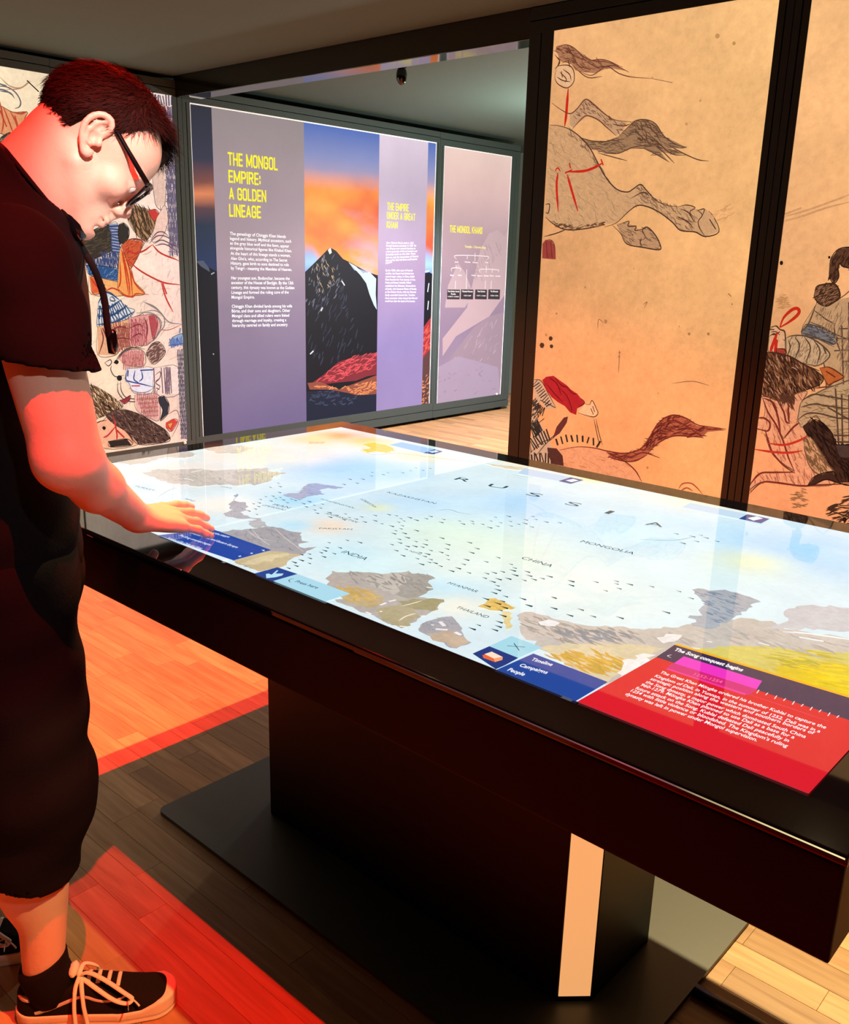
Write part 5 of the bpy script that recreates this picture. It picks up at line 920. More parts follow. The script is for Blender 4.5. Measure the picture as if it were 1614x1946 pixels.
a = (3.603, 5.966, 0.163, 2.318)
r = light_box('light_box', 'backlit poster of a mountain at sunset titled THE MONGOL EMPIRE: A GOLDEN LINEAGE', 'x', 3.5445, 6.012, 0.028, 2.405, a, M_FRAME, None)
def sky(U, V):
    t = (2.318 - V) / 2.155
    n = vnoise(U * 1.0 + 3, V + 2, 21, 1.1, 2.0, 6); n2 = vnoise(U + 7, V + 5 + U * .25, 33, 0.9, 3.2, 6)
    c = ramp(t, ((0, '4c68b0'), (.10, '8088b8'), (.2, 'b49aa8'), (.30, 'a890a8'), (.37, '7a86b8'), (.45, '9cc0e8'), (.5, '4a7cc8'), (.6, '20305a'), (1, '141a2c')))
    dim = np.clip((U - 3.77) / .02, 0, 1); 
    lw = .42 + .13 * np.clip((U - 4.62) / .3, 0, 1) - .05 * (n - .5); o = np.clip((n2 - .36) * 5.0, 0, 1) * np.clip((t - .14 - .05 * (n - .5)) / .07, 0, 1) * np.clip((lw - t) / .04, 0, 1) * (1 - .85 * np.clip((n - .52) * 9, 0, 1) * (t > .3))
    c = mixc(c, ramp(n, ((.25, 'c85a3c'), (.5, 'ff9848'), (.75, 'ffb868'))), o)
    w = np.clip((n - .5) * 4, 0, 1) * np.clip((t - .3) / .06, 0, 1) * np.clip((.5 - t) / .05, 0, 1) * (1 - o)
    c = mixc(c, np.broadcast_to(np.array(hx('d8e6f4')), c.shape), w * .7)
    L = ramp(t + (n - .5) * .1, ((0, '2c2e3a'), (.12, '34364a'), (.2, '7a4a44'), (.235, 'd8835a'), (.28, '5a4048'), (.33, '2a3448'), (.5, '22345c'), (.56, '1c2a44'), (.7, '10141c'), (1, '0c1016')))
    return np.where((U < 3.768)[..., None], L, c)
k = Ink(to_wb, 1e-3); k.grid(*a, 130, 120, sky); k.build('print_face', M_POSTER, r)
k = Ink(to_wb, 1e-3); k.clip = a; k.run(ART_LINEAGE); k.off += .0004
def veil(stops, u0, u1, seed, ghost=0.04):
    def fn(U, V):
        t = (2.318 - V) / 2.155; c = ramp(t + (U - u0) * .05, stops); n = vnoise(U + 1, V + 4 - U * .3, seed, 3, 2.2, 5)[..., None]
        return c * (1 - ghost + 2 * ghost * n)
    return fn
k.grid(3.767, 4.547, 0.1635, 2.3175, 30, 70, veil(((0, '8d8384'), (.2, '9a8a92'), (.45, 'a08c98'), (.6, '87788c'), (1, '6e6288')), 3.767, 4.547, 51, .06))
k.grid(5.306, 5.866, 0.1635, 2.3175, 30, 70, veil(((0, 'cfc0d2'), (.2, 'b8a8be'), (.5, '9c88a8'), (.75, '8c7eb0'), (1, '9484b4')), 5.306, 5.866, 52, .10))
k.off += .0003
block(k, TXT_TITLE, hx('f4ea2a')); write(k, TXT_BODY, hx('ffffff'), 0.012)
block(k, TXT_TITLE2, hx('f4ea48')); write(k, TXT_BODY2, hx('f4eef8'), 0.02)
k.build('poster_print', M_POSTER, r)
bm = bmesh.new(); box(bm, XW, 3.6035, 2.311, XW + .004, 5.9655, 2.3185); box(bm, XW, 3.603, .163, XW + .002, 3.6075, 2.311); box(bm, XW, 5.961, .163, XW + .003, 5.966, 2.311)
tag(done(bm, 'light_gap', mat('light_gap', (1, 1, 1), .5, emit=hx('e8ecec'), estr=.6), r), 'white light leaking along the print edge')
a = (6.066, 6.992, 0.152, 2.303)
r = light_box('light_box', 'backlit mauve poster titled THE MONGOL KHANS with a family tree', 'x', 6.0135, 7.12, 0.028, 2.405, a, M_FRAME, (6.93, 0.16))
def khans(U, V):
    t = (2.303 - V) / 2.151; c = ramp(t, ((0, 'dcc0b8'), (.15, 'd0b0ae'), (.3, 'b498a0'), (.5, '9a8492'), (.7, '8e7a92'), (1, 'a08ca4')))
    return c * (0.94 + .12 * vnoise(U, V - U * .4, 61, 3, 3, 5)[..., None])
k = Ink(to_wb, 1e-3); k.grid(*a, 30, 70, khans); k.build('print_face', M_POSTER, r)
k = Ink(to_wb, 1e-3); k.clip = a; k.run(ART_KHANS); block(k, TXT_TITLE3, hx('f4ea48')); write(k, TXT_TREE, hx('fbf4f4'), 0.02); write(k, TXT_TEMUJIN, hx('f0e888'), 0.02); k.build('poster_print', M_POSTER, r)
bm = bmesh.new(); box(bm, XW, 6.066, 2.298, XW + .003, 6.992, 2.303); box(bm, XW, 6.066, .152, XW + .003, 6.070, 2.298); box(bm, XW, 6.988, .152, XW + .003, 6.992, 2.298)
done(bm, 'light_gap', bpy.data.materials['light_gap'], r)

# ------------------------------------------------------------ dome camera under the ceiling
dm = empty('dome_camera', (-3.92, 4.06, 2.46), 'small black glossy dome camera hanging below the ceiling beyond the beam', 'camera')
bm = bmesh.new(); bmesh.ops.create_uvsphere(bm, u_segments=24, v_segments=14, radius=1.0)
for v in bm.verts: v.co = Vector((-3.92 + v.co.x * .031, 4.06 + v.co.y * .031, 2.402 + v.co.z * .052))
done(bm, 'dome', mat('black_gloss_dome', hx('0c0c0c'), 0.08, 0, 0.8), dm, True)
bm = bmesh.new(); bmesh.ops.create_cone(bm, cap_ends=True, segments=20, radius1=.028, radius2=.03, depth=.02)
for v in bm.verts: v.co += Vector((-3.92, 4.06, 2.45))
done(bm, 'mount', M_RUBBER, dm)

# ------------------------------------------------------------ touch table
TX0, TX1, TY0, TY1, TZ = -2.14, -0.185, 0.80, 1.97, 0.90
SX0, SX1, SY0, SY1 = -2.066, -0.252, 0.879, 1.896
tb = empty('touch_table', (-1.215, 1.44, 0), 'long black touch-screen table showing a bright map, on a black pedestal', 'table')
boxobj('glass_top', (TX0, TY0, TZ - .012, TX1, TY1, TZ), M_GLASS, tb, 0.0025)
bm = bmesh.new(); z0, z1 = 0.778, TZ - .0125
box(bm, TX0 + .002, TY0 + .002, z0, TX1 - .002, TY1 - .002, z1, 0.003); done(bm, 'apron', M_APRON, tb)
k = Ink(lambda u, v, o: (u, TY0 - .0006, v), 1.0)                 # painted glow along the glass edge, as if screen light leaked out
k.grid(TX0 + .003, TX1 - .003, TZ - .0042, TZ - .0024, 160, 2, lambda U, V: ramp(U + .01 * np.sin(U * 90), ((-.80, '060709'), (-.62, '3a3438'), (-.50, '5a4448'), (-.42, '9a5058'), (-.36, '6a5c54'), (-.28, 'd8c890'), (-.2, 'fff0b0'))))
tag(k.build('painted_edge_glow', M_UI, tb), 'glow of screen light painted along the glass edge')
bm = bmesh.new(); PX0, PX1, PY0, PY1, ch = -1.712, -0.719, 1.281, 1.604, .049
prism(bm, [(PX0 + ch, PY0), (PX1 - ch, PY0), (PX1, PY0 + ch), (PX1, PY1 - ch), (PX1 - ch, PY1), (PX0 + ch, PY1), (PX0, PY1 - ch), (PX0, PY0 + ch)], .012, z0 - .0005)
done(bm, 'pedestal', M_PED, tb)
bm = bmesh.new(); e = .0018
c0, c1 = (PX1 - ch, PY0), (PX1, PY0 + ch)
P = [(c0[0] + .0022, c0[1] + .0022), (c1[0] - .0022, c1[1] - .0022)]
prism(bm, [(P[0][0] - .001, P[0][1] + .001), (P[0][0] + e, P[0][1] - e), (P[1][0] + e, P[1][1] - e), (P[1][0] - .001, P[1][1] + .001)], .026, z0 - .002)
tag(done(bm, 'corner_strip', M_CORNERSTRIP, tb), 'glowing amber strip on the pedestal corner')  # amber strip with even emission on the pedestal chamfer
def rrect(x0, y0, x1, y1, r, n=6):
    out = []
    for cx, cy, a0 in ((x1 - r, y1 - r, 0), (x0 + r, y1 - r, 90), (x0 + r, y0 + r, 180), (x1 - r, y0 + r, 270)):
        for i in range(n + 1):
            t = math.radians(a0 + 90 * i / n); out.append((cx + r * math.cos(t), cy + r * math.sin(t)))
    return out
bm = bmesh.new(); prism(bm, rrect(-1.888, 1.085, -0.587, 1.795, .022), 0.0003, .0118); done(bm, 'base_plate', M_PLATE, tb)

def to_tb(u, v, o): return (u, v, TZ + o)
def mapfn(U, V):
    c = np.broadcast_to(np.array(hx('d0e8ee')), U.shape + (3,)).copy(); wsum = np.zeros(U.shape)
    for x, y, col, rad in BLOBS:
        d2 = ((U - x * 1e-4) ** 2 + (V - y * 1e-4) ** 2) / (rad * rad); w = np.exp(-d2 * 2.2)
        n = vnoise(U * 4 + x, V * 4 + y, 5, 2, 2, 4); w = np.clip(w * (0.6 + 0.9 * n), 0, 1)
        c = mixc(c, np.broadcast_to(np.array(hx(col)), c.shape), w)
    n = vnoise(U + 5, V + 5, 11, 14, 14, 5)[..., None]
    return c * (0.95 + 0.1 * n)
MB = 0.86
k = Ink(to_tb, 1e-4, 0.00002, 0.0003); k.grid(SX0, SX1, SY0, SY1, 220, 124, mapfn)
k.build('map_display', M_SCREEN, tb)
def TInk(*p):
    k = Ink(*p); k.clip = (SX0, SX1, SY0, SY1); return k
k = TInk(to_tb, 1e-4, 0.00001, 0.0006)
def ragged(op, n=6, amp=0.0035):
    if op[0] != 'f': return op
    a = op[2]; P = [np.array((a[i], a[i + 1]), float) for i in range(0, len(a), 2)]; out = []
    r = np.random.RandomState(len(a) + abs(int(a[0])))
    for i in range(len(P)):
        A, B = P[i], P[(i + 1) % len(P)]; L = np.linalg.norm(B - A); m = max(1, min(n, int(L / 80))); nn = np.array((-(B - A)[1], (B - A)[0])) / max(L, 1)
        for q in range(m): out.append(A + (B - A) * q / m + nn * (r.normal() * min(amp * 1e4, L * .09) if q else 0))
    return ('f', op[1], [v for p in out for v in p])
k.run([ragged(o) for o in ART_SEAS]); tag(k.build('sea_areas', M_SEA, tb), 'grey and ochre seas along the map coasts')
k = TInk(to_tb, 1e-4, 0.00001, 0.0013)
dk = hx('1e3a40')
for i in range(0, len(ARROWS), 2):
    x, y = ARROWS[i] * 1e-4, ARROWS[i + 1] * 1e-4; s = 0.0088 * (0.75 + 0.5 * rnd.random())
    k._add([np.array(p) for p in ((x + s * .55, y - s * .22), (x + s * .35, y + s * .30), (x - s * .9, y + s * .02), (x - s * .9, y - s * .03))], [(0, 1, 2, 3)], dk)
tag(k.build('march_arrows', M_UI, tb), kind='stuff')
k = Ink(to_tb, 1e-4, 0.00001, 0.0014)
write(k, [l for l in LABELS], hx('24484e'), 0.0, 1e-4); tag(k.build('map_lettering', M_UI, tb), kind='stuff')
# on-screen menus: each tile with its own writing and symbols
def tile(label, ops, texts=()):
    k = TInk(to_tb, 1e-4, 0.00001, 0.0016); k.snap = True; k.run(ops); k.snap = False; k.off = .0021
    for rows, c, b in texts: write(k, rows, hx(c), b, 1e-4)
    tag(k.build('menu_tile', M_UI, tb), label)
def mid(o):
    p = o[2] if o[0] == 'f' else o[3][0]; return sum(p[0::2]) / (len(p) // 2) * 1e-4, sum(p[1::2]) / (len(p) // 2) * 1e-4
G = {}
for o in ART_MENUS:
    x, y = mid(o); g = 0 if x < -1.17 else 1 if x < -.85 else 2 if x < -.56 else 3
    if g == 2 and o[1] == 'd8202e': g = 3
    G.setdefault(g, []).append(o)
tile('blue campaign list under the hand', G[0], [(TXT_BLUE, 'e0ecff', .015)])
tile('hand symbol with cyan Press here tab', G[1], [(TXT_PRESS, '2c5068', .01)])
tile('orange package symbol, cyan cross and blue menu', G[2], [(TXT_MENU, 'f4faff', .02)])
tile('red text window with pink timeline', G[3], [(TXT_RED, 'ffffff', .012), (TXT_HEAD, 'ffffff', .03), (TXT_DATE, 'ff70a0', .01)])
G = {}
for o in ART_TABS:
    x, y = mid(o); G.setdefault(0 if x < -1.6 else 1 if x < -1.0 else 2, []).append(o)
for g in G: tile('pale blue tab facing the far side', G[g])

cc = empty('cable_cover', (-0.2, 1.507, 0), 'black rounded cable cover on the floor right of the base plate', 'cable cover')
bm = bmesh.new(); tube(bm, [(-.585 + i * .1, 1.507, .006) for i in range(12)], .016, 10, 0.75); done(bm, 'cover', M_RUBBER, cc, True)
# ------------------------------------------------------------ the man at the table
ang = math.radians(55); PF = np.array((0.574, 0.819, 0)); PR = np.array((0.819, -0.574, 0)); P0 = np.array((-1.52, 0.677, 0)); UP = np.array((0, 0, 1.0))
def B(f, r, z): return P0 + f * PF + r * PR + z * UP
E0 = np.array((-1.433, 0.786, 1.583)); hy = math.radians(62); hp = math.radians(45)
FH = np.array((math.cos(hy), math.sin(hy), 0)); HR = np.array((math.sin(hy), -math.cos(hy), 0))
HN = FH * math.cos(hp) - UP * math.sin(hp); HU = FH * math.sin(hp) + UP * math.cos(hp)
def Hd(n, r, u): return E0 + (n * HN + r * HR + u * HU) * 1e-3

class Field:
    """signed distance grid; shapes are blended in and cut out, then meshed with surface nets"""
    def __init__(s, lo, hi, h):
        s.lo = np.array(lo, float); s.h = h; n = np.ceil((np.array(hi) - s.lo) / h).astype(int) + 1; s.n = n
        s.D = np.full(n, 0.08, np.float32)
    def sub(s, lo, hi):
        a = np.maximum(np.floor((lo - s.lo) / s.h).astype(int), 0); b = np.minimum(np.ceil((hi - s.lo) / s.h).astype(int) + 1, s.n)
        if (b <= a).any(): return None
        sl = tuple(slice(i, j) for i, j in zip(a, b)); ax = [s.lo[i] + s.h * np.arange(a[i], b[i]) for i in range(3)]
        return sl, np.stack(np.meshgrid(*ax, indexing='ij'), -1)
    def put(s, shape, k=0.01, cut=False):
        lo, hi, fn = shape; m = max(k, .003) * 1.5 + 2 * s.h; r = s.sub(lo - m, hi + m)
        if r is None: return
        sl, P = r; d = fn(P); a = s.D[sl]
        if cut: a = -a
        t = np.clip(0.5 + 0.5 * (a - d) / k, 0, 1); o = a * (1 - t) + d * t - k * t * (1 - t)
        s.D[sl] = -o if cut else o
    def keep(s, fn):
        _, P = s.sub(s.lo, s.lo + s.h * (s.n - 1)); s.D = np.maximum(s.D, fn(P))
    def warp(s, fn):
        _, P = s.sub(s.lo, s.lo + s.h * (s.n - 1)); s.D = s.D + fn(P).astype(np.float32)
    def mesh(s):
        D = s.D; S = D < 0; c = [D[i:D.shape[0] - 1 + i, j:D.shape[1] - 1 + j, k:D.shape[2] - 1 + k] for i in (0, 1) for j in (0, 1) for k in (0, 1)]
        offs = np.array([(i, j, k) for i in (0, 1) for j in (0, 1) for k in (0, 1)], float)
        neg = sum((q < 0).astype(np.int8) for q in c); act = (neg > 0) & (neg < 8); ii = np.argwhere(act)
        vals = np.stack([q[act] for q in c], 1); acc = np.zeros((len(ii), 3)); cnt = np.zeros(len(ii))
        for a in range(8):
            for b in range(a + 1, 8):
                if np.abs(offs[a] - offs[b]).sum() != 1: continue
                va, vb = vals[:, a], vals[:, b]; mk = (va < 0) != (vb < 0); t = np.where(mk, va / np.where(mk, va - vb, 1), 0)
                acc += mk[:, None] * (offs[a] + t[:, None] * (offs[b] - offs[a])); cnt += mk
        V = s.lo + (ii + acc / cnt[:, None]) * s.h; idx = np.full(act.shape, -1, np.int64); idx[act] = np.arange(len(ii)); F = []
        for ax in range(3):
            o1, o2 = [(1, 2), (2, 0), (0, 1)][ax]
            lo = [slice(1, -1)] * 3; lo[ax] = slice(0, -1); hi = [slice(1, -1)] * 3; hi[ax] = slice(1, None)
            A, Bv = S[tuple(lo)], S[tuple(hi)]; e = np.argwhere(A != Bv); fl = A[A != Bv]
            base = e + 1; base[:, ax] = e[:, ax]
            def g(d1, d2):
                q = base.copy(); q[:, o1] += d1; q[:, o2] += d2; return idx[q[:, 0], q[:, 1], q[:, 2]]
            f = np.stack([g(-1, -1), g(0, -1), g(0, 0), g(-1, 0)], 1); f[~fl] = f[~fl][:, ::-1]
            F.append(f[(f >= 0).all(1)])
        return V, np.concatenate(F)
def rc(a, b, ra, rb):
    a, b = np.array(a, float), np.array(b, float); ba = b - a; L = ba @ ba
    def fn(P):
        q = P - a; t = np.clip(q @ ba / L, 0, 1); return np.linalg.norm(q - t[..., None] * ba, axis=-1) - (ra + (rb - ra) * t)
    R = max(ra, rb); return np.minimum(a, b) - R, np.maximum(a, b) + R, fn
def el(c, rad, R=np.eye(3)):
    c = np.array(c, float); rad = np.array(rad, float); R = np.array(R)
    def fn(P):
        q = (P - c) @ R.T; k0 = np.linalg.norm(q / rad, axis=-1); k1 = np.linalg.norm(q / rad ** 2, axis=-1); return k0 * (k0 - 1) / np.maximum(k1, 1e-9)
    e = np.abs(R.T) @ rad; return c - e, c + e, fn
HB = np.stack((HN, HR, HU)); BB_ = np.stack((PF, PR, UP))
def hel(n, r, u, a, b, c): return el(Hd(n, r, u), (a * 1e-3, b * 1e-3, c * 1e-3), HB)
def hrc(p, q, ra, rb): return rc(Hd(*p), Hd(*q), ra * 1e-3, rb * 1e-3)
def mesh_obj(name, parts, M, parent, colour=None):
    V = np.concatenate([p[0] for p in parts]); o = 0; Fs = []
    for p in parts: Fs.append(p[1] + o); o += len(p[0])
    F = np.concatenate(Fs); me = bpy.data.meshes.new(name); me.vertices.add(len(V)); me.vertices.foreach_set('co', V.astype(np.float32).ravel())
    me.loops.add(F.size); me.loops.foreach_set('vertex_index', F.astype(np.int32).ravel()); me.polygons.add(len(F))
    me.polygons.foreach_set('loop_start', np.arange(len(F), dtype=np.int32) * 4); me.polygons.foreach_set('use_smooth', np.ones(len(F), bool))
    me.update(); me.validate()
    if colour is not None:
        at = me.color_attributes.new('tone', 'FLOAT_COLOR', 'POINT'); c = np.ones((len(V), 4), np.float32); c[:, :3] = colour(V); at.data.foreach_set('color', c.ravel())
    return link(name, me, M, parent)

man = empty('person', tuple(P0), 'man in black T-shirt and dark shorts bending over the table, right hand on it', 'person')
def skin_mat():
    M = mat('skin', (0.74, 0.48, 0.37), 0.48, 0, 0.4, bump=0.08, nscale=90, sss=0.12); nt = M.node_tree
    a = nt.nodes.new('ShaderNodeAttribute'); a.attribute_name = 'tone'; nt.links.new(a.outputs['Color'], nt.nodes['Principled BSDF'].inputs['Base Color']); return M
M_SKIN = skin_mat(); M_HAIR = mat('dark_brown_hair', hx('170d09'), 0.7, 0, 0.1, 0.25, 120)
M_SHIRT = mat('black_cotton', hx('131214'), 0.95, 0, 0.05, 0.12, 160, 0.06); M_SHORTS = mat('dark_cotton_twill', hx('131014'), 0.95, 0, 0.05, 0.12, 160, 0.08)
M_SOCK = mat('black_knit', hx('161214'), 0.95, 0, 0.1, 0.15, 300, 0.15); M_SHOE = mat('black_suede_canvas', hx('17110f'), 0.9, 0, 0.15, 0.15, 200, 0.1)
M_RUBW = mat('off_white_rubber', hx('e8dcc8'), 0.55, 0, 0.4, 0.05, 80); M_LACE = mat('off_white_lace', hx('ece2d0'), 0.8, 0, 0.2, 0.1, 300, 0.1); M_STRIPE = mat('pale_leather_stripe', hx('d8ccc4'), 0.5, 0, 0.4, 0.05, 100)
M_SPEC = mat('black_acetate', hx('08080a'), 0.18, 0, 0.6); M_STRAP = mat('black_webbing', hx('0a0a0d'), 0.7, 0, 0.2, 0.1, 400, 0.1); M_BUCKLE = mat('black_gloss_plastic', hx('0a0a0e'), 0.15, 0, 0.6)

# head and neck
f = Field(Hd(0, 0, 0) - .235, Hd(0, 0, 0) + .19, .0022)
f.put(hel(-6, 0, 24, 88, 71, 77), .01); f.put(hel(42, 0, 24, 53, 60, 48), .03)
f.put(hel(38, 0, -40, 48, 55, 58), .03)
for s in (-1, 1):
    f.put(hrc((6, s * 54, -48), (72, s * 16, -112), 15, 13), .022)      # jaw
    f.put(hel(62, s * 42, -32, 22, 18, 18), .02)                         # cheekbone
    f.put(hrc((91, s * 10, 4), (80, s * 40, 4), 9, 8), .012)             # brow ridge
f.put(hel(70, 0, -84, 25, 27, 27), .018)
f.put(hel(78, 0, -113, 14, 19, 14), .014)
f.put(hrc((20, 0, -95), (72, 0, -112), 26, 16), .02)                     # under the chin
for s in (-1, 1): f.put(hel(100, s * 31, -13, 13, 15, 11), .010, True)   # eye sockets
f.put(hrc((92, 0, 0), (101, 0, -46), 8, 9), .009); f.put(hel(103, 0, -49, 11, 10, 9), .006)
for s in (-1, 1):
    f.put(hel(94, s * 12, -54, 10, 7, 8), .006); f.put(hel(99, s * 7, -61, 5.5, 3.6, 4), .003, True)
f.put(hrc((96, 0, -62), (92, 0, -76), 7, 6), .008)
f.put(hrc((93, -14, -79), (93, 14, -79), 5.2, 5.2), .006); f.put(hrc((90.5, -12, -90), (90.5, 12, -90), 6, 6), .006)
f.put(hrc((98, 0, -84), (85, 23, -82), 1.8, 1.6), .003, True); f.put(hrc((98, 0, -84), (85, -23, -82), 1.8, 1.6), .003, True)
f.put(hel(92, 0, -100, 8, 20, 5), .008, True)
for s in (-1, 1):                                                        # upper and lower lids over the eyeballs
    f.put(hel(79, s * 31, -13, 13.5, 14, 12.5), .004); f.put(hel(88, s * 31, -15, 6, 11, 3.2), .002, True)
f.put(rc(Hd(-20, 0, -45), B(-.015, 0, 1.46), .056, .062), .03); f.put(rc(Hd(-40, 0, -50), Hd(-32, 0, -150), .042, .052), .03)
f.put(rc(Hd(10, 0, -70), Hd(6, 0, -150), .04, .045), .03)
for s in (-1, 1):                                                        # ears
    f.put(hel(-3, s * 75, 2, 15, 5, 27), .005)
    hxl = smooth_pts([(9, 73, 10), (11, 78, 22), (3, 82, 32), (-9, 85, 30), (-18, 86, 19), (-20, 86, 4), (-15, 84, -10), (-6, 82, -20), (3, 79, -29), (10, 77, -30), (13, 75, -22)], 2)
    for p, q in zip(hxl[:-1], hxl[1:]): f.put(hrc((p[0], s * p[1], p[2]), (q[0], s * q[1], q[2]), 4, 4), .003)
    for p, q in (((0, 24), (-9, 14)), ((-9, 14), (-10, 0)), ((-10, 0), (-5, -12)), ((-5, -12), (4, -15))): f.put(hrc((p[0], s * 81, p[1]), (q[0], s * 81, q[1]), 3.4, 3.2), .004)
    f.put(hel(2, s * 84, -3, 8, 8, 9), .003, True); f.put(hel(3, s * 83, 17, 6, 4, 6), .004, True); f.put(hel(12, s * 77, -5, 5, 5, 6), .004); f.put(hel(7, s * 79, -26, 7, 4.5, 6), .004)
head = f.mesh()

# right arm and hand
f = Field((-1.56, .50, .88), (-1.20, 1.02, 1.46), .0026)
SH, ELB, WR = B(.040, .195, 1.40), B(.096, .236, 1.118), np.array((-1.389, .796, .967))
f.put(rc(SH, ELB, .057, .046), .02); f.put(rc(SH * .45 + ELB * .55 + PF * .008, SH * .2 + ELB * .8 + PF * .006, .046, .044), .02)
f.put(rc(ELB, ELB * .62 + WR * .38 - UP * .006, .047, .038), .025); f.put(rc(ELB * .62 + WR * .38 - UP * .006, WR, .037, .0255), .02)
hd = np.array((-.20, .955, -.20)); hd /= np.linalg.norm(hd); hl = np.array((-.94, -.20, .22)); hl -= hd * (hl @ hd); hl /= np.linalg.norm(hl); hu = np.cross(hd, hl)
def H(a, b, c): return WR + (a * hd + b * hl + c * hu) * 1e-3
f.put(el(H(0, 0, 0), (.030, .028, .020), np.stack((hd, hl, hu))), .015)
fing = []
for b0, b1, a1, ln, sp in ((15, 34, 86, (44, 27, 20), .14), (5, 12, 92, (48, 30, 21), .02), (-6, -11, 88, (44, 28, 20), -.08), (-18, -36, 77, (34, 21, 17), -.17)):
    m_ = H(a1, b1, -6 if b1 < -30 else -1 if b1 < 0 else 3); f.put(rc(H(6, b0, 0), m_, .0125, .0105), .012)
    th = math.radians((-3 if b1 > 30 else 3) if b1 > 0 else 8); p = m_; dr = hd + sp * hl; rr = .0098 if b1 > -20 else .0084
    for i, L in enumerate(ln):
        dr2 = dr * math.cos(th) - hu * math.sin(th); q = p + dr2 / np.linalg.norm(dr2) * L * 1e-3
        if q[2] < .9075: q[2] = .9075
        f.put(rc(p, q, rr, rr * .9), .005); fing.append(q); p = q; rr *= .9; th += math.radians((9, 6, 4)[i] if b1 > 0 else (13, 8, 6)[i])
f.put(el(H(50, 0, -4), (.052, .041, .0165), np.stack((hd, hl, hu))), .012)
f.put(rc(H(12, 18, -6), H(44, 44, -12), .0145, .0125), .014); f.put(rc(H(44, 44, -12), H(72, 54, -20), .0112, .0098), .006); f.put(rc(H(72, 54, -20), H(92, 56, -27), .0098, .0085), .004)
arm = f.mesh()

# trunk, left arm and legs
f = Field(B(-.05, 0, .9) - np.array((.48, .48, .9)), B(-.05, 0, .9) + np.array((.45, .42, .60)), .0065)
f.put(el(B(-.035, 0, 1.27), (.095, .155, .19), BB_), .04); f.put(el(B(-.05, 0, .98), (.075, .115, .16), BB_), .04)
f.put(rc(B(-.02, -.16, 1.40), B(-.02, .16, 1.40), .06, .06), .04); f.put(rc(B(-.03, 0, 1.40), B(-.01, 0, 1.49), .065, .058), .03)
LE, LW = B(-.03, -.25, 1.10), B(-.02, -.24, .86)
f.put(rc(B(-.02, -.195, 1.39), LE, .06, .048), .02); f.put(rc(LE, LW, .048, .027), .02); f.put(rc(LW, B(-.015, -.23, .77), .034, .026), .015)
for q in range(4): f.put(rc(B(-.035 + q * .014, -.235 + q * .002, .785), B(-.032 + q * .014, -.232 + q * .002, .695), .0095, .0075), .003)
f.put(rc(B(.0, -.225, .82), B(.028, -.215, .76), .012, .009), .008)
f.put(rc(B(-.05, .09, .90), B(-.015, .1, .50), .088, .060), .04); f.put(rc(B(-.015, .1, .50), B(-.043, .1, .10), .057, .0365), .03); f.put(el(B(-.062, .102, .32), (.050, .047, .10), BB_), .03)
f.put(rc(B(-.07, -.09, .90), B(-.13, -.1, .50), .088, .060), .04); f.put(rc(B(-.13, -.1, .50), B(-.30, -.1, .10), .057, .0365), .03); f.put(el(B(-.22, -.102, .33), (.050, .047, .10), BB_), .03)
f.put(rc(B(-.043, .1, .09), B(-.03, .1, .055), .034, .032), .01); f.put(rc(B(-.30, -.1, .10), B(-.29, -.1, .055), .034, .032), .01)
trunk = f.mesh()
def tone(V):
    c = np.tile(np.array((0.76, 0.50, 0.39)), (len(V), 1)); q = (V - E0) @ HB.T * 1e3; n, r, u = q.T
    def blob(cn, cr, cu, rad, col, amt, mir=False):
        nonlocal c
        d = (n - cn) ** 2 + ((np.abs(r) if mir else r) - cr) ** 2 + (u - cu) ** 2; w = np.exp(-d / rad ** 2) * amt; c = c * (1 - w[:, None]) + np.array(col) * w[:, None]
    blob(96, 0, -79, 6.5, (.50, .17, .15), .8); blob(93, 12, -81, 6.5, (.50, .17, .15), .7, True); blob(94, 0, -90, 7, (.52, .19, .16), .8); blob(92, 9, -90, 6, (.52, .19, .16), .7, True)
    blob(70, 46, -40, 22, (.68, .30, .23), .35, True); blob(109, 0, -52, 12, (.68, .30, .23), .4); blob(82, 12, -113, 20, (.42, .27, .21), .25, True); blob(40, 45, -85, 26, (.46, .30, .23), .2, True); blob(0, 82, 0, 30, (.70, .34, .26), .4, True)
    w = np.clip((30 - np.abs(V[:, 2] - .93) * 1e3) / 30, 0, 1) * (V[:, 1] > .86); c = c * (1 - .15 * w[:, None]) + np.array((.68, .32, .25)) * .15 * w[:, None]
    return c
mesh_obj('body', [head, arm, trunk], M_SKIN, man, tone)

# hair: a cap of hair plus loose strands
POLY = np.array([(-130, -220), (-100, -86), (-78, -80), (-53, -62), (-36, -34), (-26, 2), (-20, 26), (-4, 38), (10, 30), (22, 29), (34, 46), (42, 63), (50, 76), (84, 96), (170, 96), (170, -220)], float)
def psd(n, u, P):
    d = np.full(n.shape, 1e9); ins = np.zeros(n.shape, bool)
    for i in range(len(P)):
        a, b = P[i], P[(i + 1) % len(P)]; e = b - a; wx, wy = n - a[0], u - a[1]; t = np.clip((wx * e[0] + wy * e[1]) / (e @ e), 0, 1)
        d = np.minimum(d, (wx - e[0] * t) ** 2 + (wy - e[1] * t) ** 2)
        with np.errstate(divide='ignore', invalid='ignore'): ins ^= ((a[1] > u) != (b[1] > u)) & (n < (b[0] - a[0]) * (u - a[1]) / (b[1] - a[1] if b[1] != a[1] else 1e-9) + a[0])
    return np.where(ins, -1, 1) * np.sqrt(d)
POLY2 = POLY.copy(); POLY2[12] = (52, 58); POLY2[13] = (78, 44); POLY2[14] = (170, 30)
def hair_keep(P):
    q = (P - E0) @ HB.T * 1e3; n, r, u = q[..., 0], q[..., 1], q[..., 2]
    return (-np.where(r > -8, psd(n, u, POLY), psd(n, u, POLY2)) * 1e-3).astype(np.float32)
f = Field(Hd(0, 0, 0) - .15, Hd(0, 0, 0) + .17, .0026)
